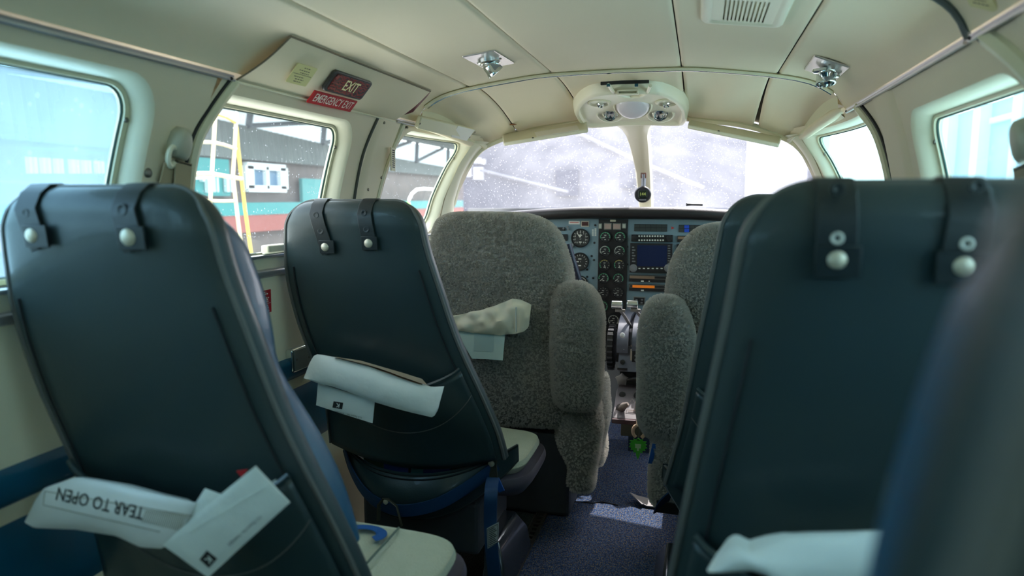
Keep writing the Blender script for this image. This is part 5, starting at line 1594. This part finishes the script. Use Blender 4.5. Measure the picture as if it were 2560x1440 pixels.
for (x, y) in ((1591, 888), (1591, 899), (1603, 890), (1602, 901)):
    b = B(); b.lathe(sw(x, y) - Vector((0, .004, 0)), (0, -1, .1), [(0, .006), (.010, .005), (.011, .002)], 10); b.build('rocker', m_knob, pd)
b = B(); b.box(sw(1556, 922), (.034, .010, .006)); b.build('slide', m_blk, pd, smooth=0)
for (x, y) in ((1568, 864), (1579, 864)):
    b = B(); b.lathe(sw(x, y), (0, -1, 0), [(0, .004), (.005, .003), (.006, .001)], 8); b.build('brass_pin', m_stud, pd)
kq = q_(1555, 948, 2.44); rgp = []
for d, kk in ((0, 1), (.010, 1), (.014, .7)):
    rgp.append([kq + Vector((math.sin(R(a)) * (.024 if i % 2 == 0 else .017) * kk, -d, math.cos(R(a)) * (.024 if i % 2 == 0 else .017) * kk)) for i, a in enumerate(range(0, 360, 36))])
b = B(); b.rings(rgp); b.build('star_knob', M('pale_star_plastic', (150, 148, 146), .45), pd, smooth=50)
b = B(); b.tube([q_(1568, 951, 2.42), q_(1585, 947, 2.41), q_(1606, 947, 2.42)], [.006, .010, .008], 10); b.build('black_handle', m_blk, pd)
b = B(); a0 = lo(1552, 1022); b.tube([a0, a0 + Vector((.012, -.02, .016)), a0 + Vector((.026, -.024, .026))], [.010, .012, .006], 12); b.build('selector_knob', M('taupe_knob', (132, 120, 112), .4), pd)
b = B(); b.lathe(a0, (0, -.9, .5), [(0, .017), (.006, .016), (.007, .010)], 16); b.build('selector_base', m_ped2, pd)
b = B(); b.box(lo(1596, 1018), (.020, .012, .034)); fr_ = b.build('rocker_switch', M('gold_frame', (196, 160, 110), .4, metal=.4), pd, smooth=0, bevel=.001)
b = B(); b.box(lo(1596, 1018) - Vector((0, .004, 0)), (.012, .012, .026)); b.build('rocker', m_blk, fr_, smooth=0)
for (x, y) in ((1556, 987), (1592, 989)):
    b = B(); b.lathe(lo(x, y), (0, -.9, .5), [(0, .012), (.006, .010), (.008, .003)], 12); b.build('black_knob', m_blk, pd)
b = B(); t0 = lo(1580, 1005)
tri = [t0 + Vector((-.010, 0, -.006)), t0 + Vector((.010, 0, -.006)), t0 + Vector((0, .003, .011))]
for i in range(3): b.tube([tri[i], tri[(i + 1) % 3]], .0009, 4)
b.build('warning_triangle', M('pale_mark', (176, 170, 168), .5), pd)['kind'] = 'stuff'
b = B(); c0 = lo(1577, 1030)
for (dx0, dz0, dx1, dz1) in ((-.014, -.005, .014, -.005), (.014, -.005, .014, .006), (.014, .006, -.014, .006), (-.014, .006, -.014, -.005), (-.010, .0, .010, .0)):
    b.tube([c0 + Vector((dx0, 0, dz0)), c0 + Vector((dx1, 0, dz1))], .0008, 4)
b.build('outlined_legend', M('tan_mark', (150, 126, 104), .5), pd)['kind'] = 'stuff'
# trim wheel on the flank of the pedestal
wc = q_(1530, 868, 2.50)
b = B(); b.lathe(wc + Vector((-.012, 0, 0)), (1, 0, 0), [(0, .070), (.002, .080), (.020, .080), (.022, .070), (.022, .05)], 40); tw = b.build('trim_wheel', m_blk, pd, smooth=35)
for i in range(24):
    a = R(i * 15); p = wc + Vector((0, math.cos(a) * .080, math.sin(a) * .080))
    b = B(); b.box(p, (.020, .006, .006), Matrix.Rotation(a, 3, 'X')); b.build('wheel_rib', M('worn_black', (70, 70, 72), .35), tw, smooth=0)

# green leaf tag hanging on a beige clip
lq = q_(1595, 1119, 2.22)
lf = empty('leaf_tag', lq, 'bright green leaf shaped tag hanging below the pedestal', 'tag')
half = [(0, .044), (.010, .036), (.020, .040), (.018, .030), (.034, .030), (.027, .020), (.036, .016), (.028, .008), (.037, .000), (.026, -.004), (.030, -.014), (.018, -.013), (.018, -.026), (.009, -.022), (.007, -.038), (0, -.058)]
half = [(x, z) for x, z in half]
out = [(x * .8, z * .72) for x, z in half] + [(-x * .8, z * .72) for x, z in reversed(half[1:-1])]
b = B(); b.prism([lq + Vector((x, 0, z)) for x, z in out], (0, .003, 0)); b.build('leaf', M('leaf_green', (64, 178, 40), .4), lf, smooth=0)
b = B()
for (w, h, dz_) in ((.020, .004, .010), (.018, .010, .003), (.006, .010, -.006)):
    b.box(lq + Vector((0, -.0008, dz_)), (w, .001, h))
b.build('leaf_mark', M('pale_green_mark', (170, 206, 150), .5), lf, smooth=0)['kind'] = 'stuff'
b = B(); b.box(lq + Vector((0, -.0006, .026)), (.010, .001, .003)); b.build('leaf_slot', m_dark, lf, smooth=0)
b = B(); b.tube([lq + Vector((0, .002, .030)), lq + Vector((.003, .004, .05)), lq + Vector((.002, .006, .072))], .0016, 6); b.build('ring_wire', m_screw, lf)
cq2 = q_(1597, 1079, 2.235)
b = B()
b.tube([cq2 + Vector((math.sin(R(a)) * .019, 0, math.cos(R(a)) * .022)) for a in range(-150, 151, 15)], .0058, 8)
b.tube([cq2 + Vector((0, .0, .018)), cq2 + Vector((0, .006, .036)), cq2 + Vector((.002, .03, .05))], [.009, .010, .012], 8)
tag(b.build('plastic_clip', M('beige_plastic', (214, 184, 156), .45)), 'beige open ring clip under the pedestal holding the leaf tag', 'clip')

# ---------------------------------------------------------------- paper bags, cards and belts
m_bag = M('white_bag_paper', (238, 241, 236), .55, bump=(28, .45, .006), var=(14, .9, (226, 232, 226)))
m_bag2 = M('cream_bag_paper', (238, 238, 226), .55, bump=(24, .4, .006), var=(10, .9, (232, 216, 178)))
m_gloss = M('glossy_white_bag', (236, 236, 234), .32, bump=(18, .35, .008), var=(10, .9, (208, 208, 204)))
m_peach = M('peach_bag_lining', (224, 190, 160), .6)
def resample(pl, n):
    L = [0.0]
    for a, c_ in zip(pl, pl[1:]): L.append(L[-1] + math.hypot(c_[0] - a[0], c_[1] - a[1]))
    out = []
    for i in range(n + 1):
        s = L[-1] * i / n
        for k in range(len(pl) - 1):
            if s <= L[k + 1] + 1e-9:
                t = (s - L[k]) / max(1e-9, L[k + 1] - L[k]); out.append((lerp(pl[k][0], pl[k + 1][0], t), lerp(pl[k][1], pl[k + 1][1], t))); break
    return out
def paper(name, label, cat, top, bot, Yt, Yb, th, bulge, amp, mat, group=None, seed=0, nu=36, nv=14, fq=22):
    """crumpled flat bag between an upper and a lower edge (photo coordinates at the depths Yt and Yb)"""
    T, Bm = resample(top, nu), resample(bot, nu)
    def yf(u, v):
        y = lerp(Yt, Yb, v) - bulge * math.sin(math.pi * min(1, max(0, u))) ** .6 * math.sin(math.pi * min(1, max(0, v))) ** .6
        return y
    def P(i, j, back):
        u, v = i / nu, j / nv
        x, y = lerp(T[i][0], Bm[i][0], v), lerp(T[i][1], Bm[i][1], v)
        p = atY(x, y, yf(u, v))
        edge = min(u, 1 - u, v, 1 - v) * 8
        d = noise.noise(p * fq + Vector((seed, 0, 0))) * amp + abs(noise.noise(p * fq * .5 + Vector((0, seed, 3)))) * amp
        p = p + Vector((0, -d * min(1, edge + .4), d * .3))
        if back: p = atY(x, y, yf(u, v)) + Vector((0, th * min(1, edge) + .0012 + 2 * bulge * math.sin(math.pi * u) ** .6 * math.sin(math.pi * v) ** .6 * .2, 0))
        return p
    b = B()
    k = len(b.v)
    for back in (0, 1):
        for j in range(nv + 1):
            for i in range(nu + 1): b.v.append(P(i, j, back))
    W_ = nu + 1; S = W_ * (nv + 1)
    for j in range(nv):
        for i in range(nu):
            a = j * W_ + i
            b.face((a, a + 1, a + W_ + 1, a + W_)); b.face((S + a, S + a + W_, S + a + W_ + 1, S + a + 1))
    for i in range(nu):
        b.face((i, S + i, S + i + 1, i + 1)); a = nv * W_ + i; b.face((a, a + 1, S + a + 1, S + a))
    for j in range(nv):
        a = j * W_; b.face((a, a + W_, S + a + W_, S + a)); a += nu; b.face((a, S + a, S + a + W_, a + W_))
    cen = atY(sum(p[0] for p in top + bot) / len(top + bot), sum(p[1] for p in top + bot) / len(top + bot), (Yt + Yb) / 2)
    root = empty(name, cen, label, cat, group)
    body = b.build(name + '_sheet', mat, root, smooth=38)
    me = body.data
    from mathutils.bvhtree import BVHTree
    off = wloc(root)
    bv = BVHTree.FromPolygons([v.co + off for v in me.vertices], [tuple(p.vertices) for p in me.polygons])
    def on(x, y, lift=.0012):
        d = ray(x, y).normalized(); h = bv.ray_cast(EYE, d)
        p = h[0] if h[0] is not None else atY(x, y, (Yt + Yb) / 2)
        return p - d * lift
    return root, body, on
def px_text(on, body, c, xd, size, mat, parent, name='lettering', sx=1.0, bold=0.0, align='CENTER', lift=.0012):
    """lettering laid on a sheet: c and xd in photo pixels, up follows the reading direction"""
    b = B(); text_geo(b, body, ((0, 0, 0), (1, 0, 0), (0, 1, 0)), size, align=align, sx=sx, bold=bold)
    L = math.hypot(*xd); ex = (xd[0] / L, xd[1] / L); ey = (ex[1], -ex[0])
    b.v = [on(c[0] + ex[0] * v.x + ey[0] * v.y, c[1] + ex[1] * v.x + ey[1] * v.y, lift) for v in b.v]
    return b.build(name, mat, parent, smooth=0)
def px_poly(on, pts, mat, parent, name, lift=.0012, n=6):
    b = B(); q = []
    for a, c_ in zip(pts, pts[1:] + pts[:1]):
        q += [(lerp(a[0], c_[0], i / n), lerp(a[1], c_[1], i / n)) for i in range(n)]
    cx, cy_ = sum(p[0] for p in q) / len(q), sum(p[1] for p in q) / len(q)
    rr = [[on(lerp(p[0], cx, k), lerp(p[1], cy_, k), lift) for p in q] for k in (0, .33, .66, .98)]
    b.rings(rr, cap0=False)
    return b.build(name, mat, parent, smooth=0)
GRP = 'paper bags in the seat pockets'
# in the nearest left seat: the printed tear-open bag and the paper bag with a logo
r_, bd, on = paper('tear_open_bag', 'white plastic bag printed TEAR TO OPEN, stuffed in a seat pocket', 'bag',
    [(62, 1303), (88, 1250), (112, 1220), (190, 1193), (300, 1212), (400, 1238), (492, 1258)], [(62, 1306), (84, 1320), (190, 1324), (290, 1340), (350, 1368), (405, 1372), (440, 1350)], .700, .690, .02, .010, .0016, m_gloss, GRP, 3)
px_text(on, 'TEAR TO OPEN', (250, 1257), (-212, -50), 46, m_print, r_, sx=.70, bold=.5)
for (a, c_) in (((112, 1228), (480, 1290)), ((108, 1262), (400, 1330)), ((112, 1228), (108, 1262))):
    b = B(); b.tube([on(lerp(a[0], c_[0], i / 20), lerp(a[1], c_[1], i / 20), .0006) for i in range(21)], .0005, 4); b.build('printed_rule', M('grey_rule', (140, 136, 120), .6), r_)
for i in range(22):
    x = 366 + i * 4.8; b = B(); b.tube([on(x, 1275 + i * .55, .0006), on(x - 12, 1305 + i * 1.1, .0006)], .0004, 4); b.build('hatch_line', M('grey_rule'), r_)
r_, bd, on = paper('logo_paper_bag', 'flat white paper bag with square logo, slanting out of a seat pocket', 'bag',
    [(406, 1362), (520, 1262), (638, 1166)], [(520, 1444), (620, 1352), (724, 1257)], .672, .684, .004, .004, .0025, m_bag, GRP, 9)
px_text(on, 'U.S. Patent No. 7,644,823', (612, 1327), (-120, 104), 11, M('grey_ink', (90, 92, 92), .6), r_, sx=.95)
lg = px_poly(on, [(517, 1376), (543, 1397), (522, 1420), (499, 1399)], m_print, r_, 'logo')
px_text(on, 'K', (521, 1399), (-20, 18), 24, m_bag, lg, 'logo_letter', bold=.5, lift=.002)
b = B(); b.tube([on(lerp(470, 690, i / 16), lerp(1330, 1200, i / 16), .0004) for i in range(17)], .0008, 4); b.build('fold_line', m_bag, r_)
paper('folded_paper', 'small folded white paper tucked behind the slanted logo bag', 'paper', [(420, 1352), (470, 1290), (512, 1222)], [(470, 1345), (520, 1290), (562, 1240)], .703, .703, .003, .003, .002, m_bag, None, 21, 10, 6)
b = B(); b.prism([atY(x, y, .715) for x, y in ((590, 1178), (618, 1174), (604, 1194))], (0, .002, 0)); tag(b.build('red_card', M('red_card', (180, 24, 34), .5), smooth=0), 'red card corner peeking above the slanted logo bag', 'card')
# second left seat: a long rolled bag over a small logo bag
r_, bd, on = paper('long_paper_bag', 'long white paper bag with a peach lining lying across the pocket', 'bag',
    [(762, 940), (775, 905), (787, 885), (830, 893), (920, 915), (1010, 948), (1050, 962), (1072, 968), (1110, 966)], [(760, 946), (800, 960), (832, 967), (900, 990), (938, 1006), (985, 1020), (1030, 1032), (1084, 1044), (1098, 1010)], 1.352, 1.335, .03, .012, .003, m_bag, GRP, 5)
px_poly(on, [(830, 891), (900, 901), (1000, 930), (1055, 947), (1068, 962), (1030, 955), (920, 915)], m_peach, r_, 'lining', .0012)
r_, bd, on = paper('small_logo_bag', 'small white paper bag with a square logo below the long bag', 'bag',
    [(795, 958), (860, 978), (937, 1000)], [(790, 1013), (860, 1036), (931, 1058)], 1.350, 1.338, .006, .004, .002, m_bag, GRP, 8)
lg = px_poly(on, [(858, 1007), (855, 1023), (831, 1019), (834, 1003)], m_print, r_, 'logo', .001)
px_text(on, 'K', (845, 1013), (-20, -4), 14, m_bag, lg, 'logo_letter', bold=.3, lift=.0018)
px_text(on, 'U.S. Patent No. 7,644,823', (872, 1037), (-60, -14), 6.4, M('grey_ink'), r_, sx=1.0, lift=.001)
# crew seat pocket: crumpled bag and card
r_, bd, on = paper('crumpled_bag', 'crumpled white and cream bag on the sheepskin backrest', 'bag',
    [(1120, 792), (1150, 786), (1200, 777), (1250, 760), (1280, 748), (1302, 749), (1328, 762)], [(1120, 830), (1150, 828), (1200, 834), (1250, 838), (1290, 834), (1310, 830), (1322, 815)], 1.915, 1.905, .02, .014, .013, m_bag2, GRP, 11, fq=38)
b = B(); b.tube([on(1290, 768, .001), on(1290, 800, .001), on(1290, 830, .001)], .0022, 5); b.build('bag_fold', m_white, r_)
r_, bd, on = paper('pale_card', 'pale mint card with a grey square below the crumpled bag', 'card', [(1140, 828), (1200, 829), (1263, 831)], [(1180, 897), (1215, 898), (1257, 901)], 1.912, 1.900, .003, .002, .001, M('mint_card', (200, 220, 212), .55), None, 2, 12, 8)
px_poly(on, [(1186, 834), (1236, 834), (1233, 880), (1184, 878)], M('grey_mint', (172, 196, 192), .55), r_, 'card_square')
# right seat
r_, bd, on = paper('wide_paper_bag', 'wide crumpled white bag in the pocket of the seat with white snaps', 'bag',
    [(1768, 1424), (1822, 1362), (1838, 1353), (1872, 1372), (1920, 1352), (1960, 1341), (2020, 1336), (2120, 1333), (2228, 1328), (2290, 1332)], [(1770, 1430), (1800, 1432), (1880, 1428), (1920, 1440), (1960, 1480), (2010, 1520), (2080, 1530), (2160, 1530), (2240, 1530), (2300, 1520)], .655, .640, .02, .016, .006, m_bag, GRP, 17)

# lap belt across the skirt of the second left seat, its brackets and hanging end
bl = empty('seat_belt', sL2['sk'](.5, .3), 'blue webbing lap belt slung across the seat skirt, end hanging to the floor', 'belt')
sk = sL2['sk']
path = [sk(u, v, .008) for u, v in ((.04, .62), (.15, .46), (.27, .34), (.40, .30), (.52, .32), (.68, .42), (.82, .55), (.92, .68))]
pp_ = [tuple(p) for p in smooth_tab([tuple(p) for p in path], 30)]
b = B(); b.ribbon(pp_, (0, -.15, 1), .030, .003); b.build('webbing', m_belt, bl)
bq = sk(.405, .50, .014)
b = B(); b.tube([bq + Vector((-.022, 0, -.050)), bq + Vector((-.020, 0, -.012)), bq + Vector((-.006, -.004, .006)), bq + Vector((.006, -.004, .006)), bq + Vector((.024, 0, -.010)), bq + Vector((.036, 0, -.056))], .0048, 6, sx=.5); br = b.build('bracket', m_gmetal, bl)
b = B(); b.lathe(bq + Vector((0, -.004, .0)), (0, -1, 0), [(0, .006), (.003, .006), (.005, .002)], 10); b.build('bolt', m_stud, br)
lq2 = sk(.90, .80, .012)
b = B(); b.ribbon([lq2 + Vector((0, 0, .016)), lq2, lq2 + Vector((.006, -.002, -.035))], (1, 0, 0), [.022, .024, .018], .004); br = b.build('end_plate', m_gmetal, bl, bevel=.001)
b = B(); b.lathe(lq2 + Vector((0, -.002, .004)), (0, -1, 0), [(0, .0075), (.003, .0075), (.005, .003)], 12); b.build('bolt', m_stud, br)
hp = [lq2 + Vector((.004, -.004, -.03)), atY(1228, 1225, 1.375), atY(1226, 1300, 1.37), atY(1230, 1380, 1.37), atY(1236, 1440, 1.38), atY(1240, 1530, 1.40)]
hp = [tuple(p) for p in smooth_tab([tuple(p) for p in hp], 25)]
b = B(); b.ribbon(hp, (1, .1, 0), .028, .004); b.build('hanging_webbing', m_belt, bl)
b = B(); b.ribbon([lq2 + Vector((.012, -.006, -.03)), lq2 + Vector((.026, -.008, -.058))], (1, 0, .3), .014, .003); b.build('belt_loop', M('bright_blue_webbing', (24, 92, 176), .6), bl)
c0 = [atY(x, y, 1.366) for x, y in ((1217, 1321), (1246, 1306), (1245, 1356), (1219, 1372))]
b = B(); b.prism(c0, (0, .002, 0)); lb = b.build('belt_label', M('grey_white_label', (190, 198, 196), .6), bl, smooth=0)
b = B(); X_ = (c0[1] - c0[0]); D_ = (c0[3] - c0[0])
for i in range(9):
    a = c0[0] + X_ * .16 + D_ * (.12 + .088 * i) + Vector((0, -.0008, 0)); e = a + X_ * (.5 + .18 * ((i * 7) % 3) / 2)
    b.poly([a, e, e + D_ * .042, a + D_ * .042])
for (u0, v0, u1, v1) in ((.06, .05, .94, .08), (.06, .92, .94, .95), (.06, .05, .1, .95), (.9, .05, .94, .95)):
    a = c0[0] + Vector((0, -.0008, 0)); b.poly([a + X_ * u0 + D_ * v0, a + X_ * u1 + D_ * v0, a + X_ * u1 + D_ * v1, a + X_ * u0 + D_ * v1])
b.build('label_print', m_print, lb, smooth=0)['kind'] = 'stuff'
# things showing in the slot above the skirt
for i, (u, w, mt) in enumerate(((.26, .05, M('olive_paper', (84, 92, 62), .7)), (.40, .06, M('navy_paper', (28, 42, 96), .7)), (.52, .03, M('teal_paper', (38, 92, 92), .7)), (.62, .07, M('indigo_paper', (30, 40, 90), .7)), (.76, .08, M('brown_paper', (78, 58, 44), .7)))):
    q = sk(u, 1.0, -.012)
    b = B(); b.box(q + Vector((0, .006, .002)), (w, .006, .05)); tag(b.build('tucked_leaflet', mt, smooth=0), ('olive leaflet', 'navy leaflet', 'teal leaflet', 'indigo leaflet', 'brown leaflet')[i] + ' tucked in the slot above the belt', 'leaflet', 'leaflets tucked in the seat slot')
# belt ends by the foot of the right seats
bl = empty('seat_belt', atZ(1660, 1290, .01), 'blue and black belt end lying on the aisle carpet in the sun patch', 'belt')
b = B(); b.ribbon([tuple(p) for p in smooth_tab([tuple(q) for q in (atY(1720, 1195, 1.62), atY(1690, 1220, 1.64), atY(1662, 1248, 1.66), atY(1650, 1275, 1.70))], 16)], (.7, .2, .55), .040, .003); b.build('webbing', m_belt, bl)
b = B(); a0 = atY(1668, 1275, 1.70); b.prism([atY(1641, 1252, 1.68), atY(1700, 1262, 1.68), atY(1696, 1288, 1.68), atY(1643, 1281, 1.68)], (0, .006, 0)); b.build('webbing_fold', m_dark, bl, smooth=0)
b = B(); b.ribbon([atZ(1589, 1246, .03), atZ(1600, 1250, .018), atZ(1620, 1256, .014), atZ(1655, 1258, .016), atZ(1700, 1262, .02)], (-.3, .9, 0), .06, .003); b.build('floor_webbing', M('grey_webbing', (150, 146, 146), .8), bl)
b = B(); b.ribbon([atY(1668, 1160, 1.75), atY(1664, 1195, 1.74), atY(1672, 1215, 1.72)], (1, .2, 0), .022, .004); b.build('webbing', m_strap, bl)
b = B(); b.ribbon([atY(1637, 1110, 1.86), atY(1630, 1140, 1.85), atY(1626, 1158, 1.86)], (1, .2, 0), .012, .003); tag(b.build('strap_end', M('bright_blue_webbing')), 'short blue strap end beside the hanging sheepskin flap', 'strap')
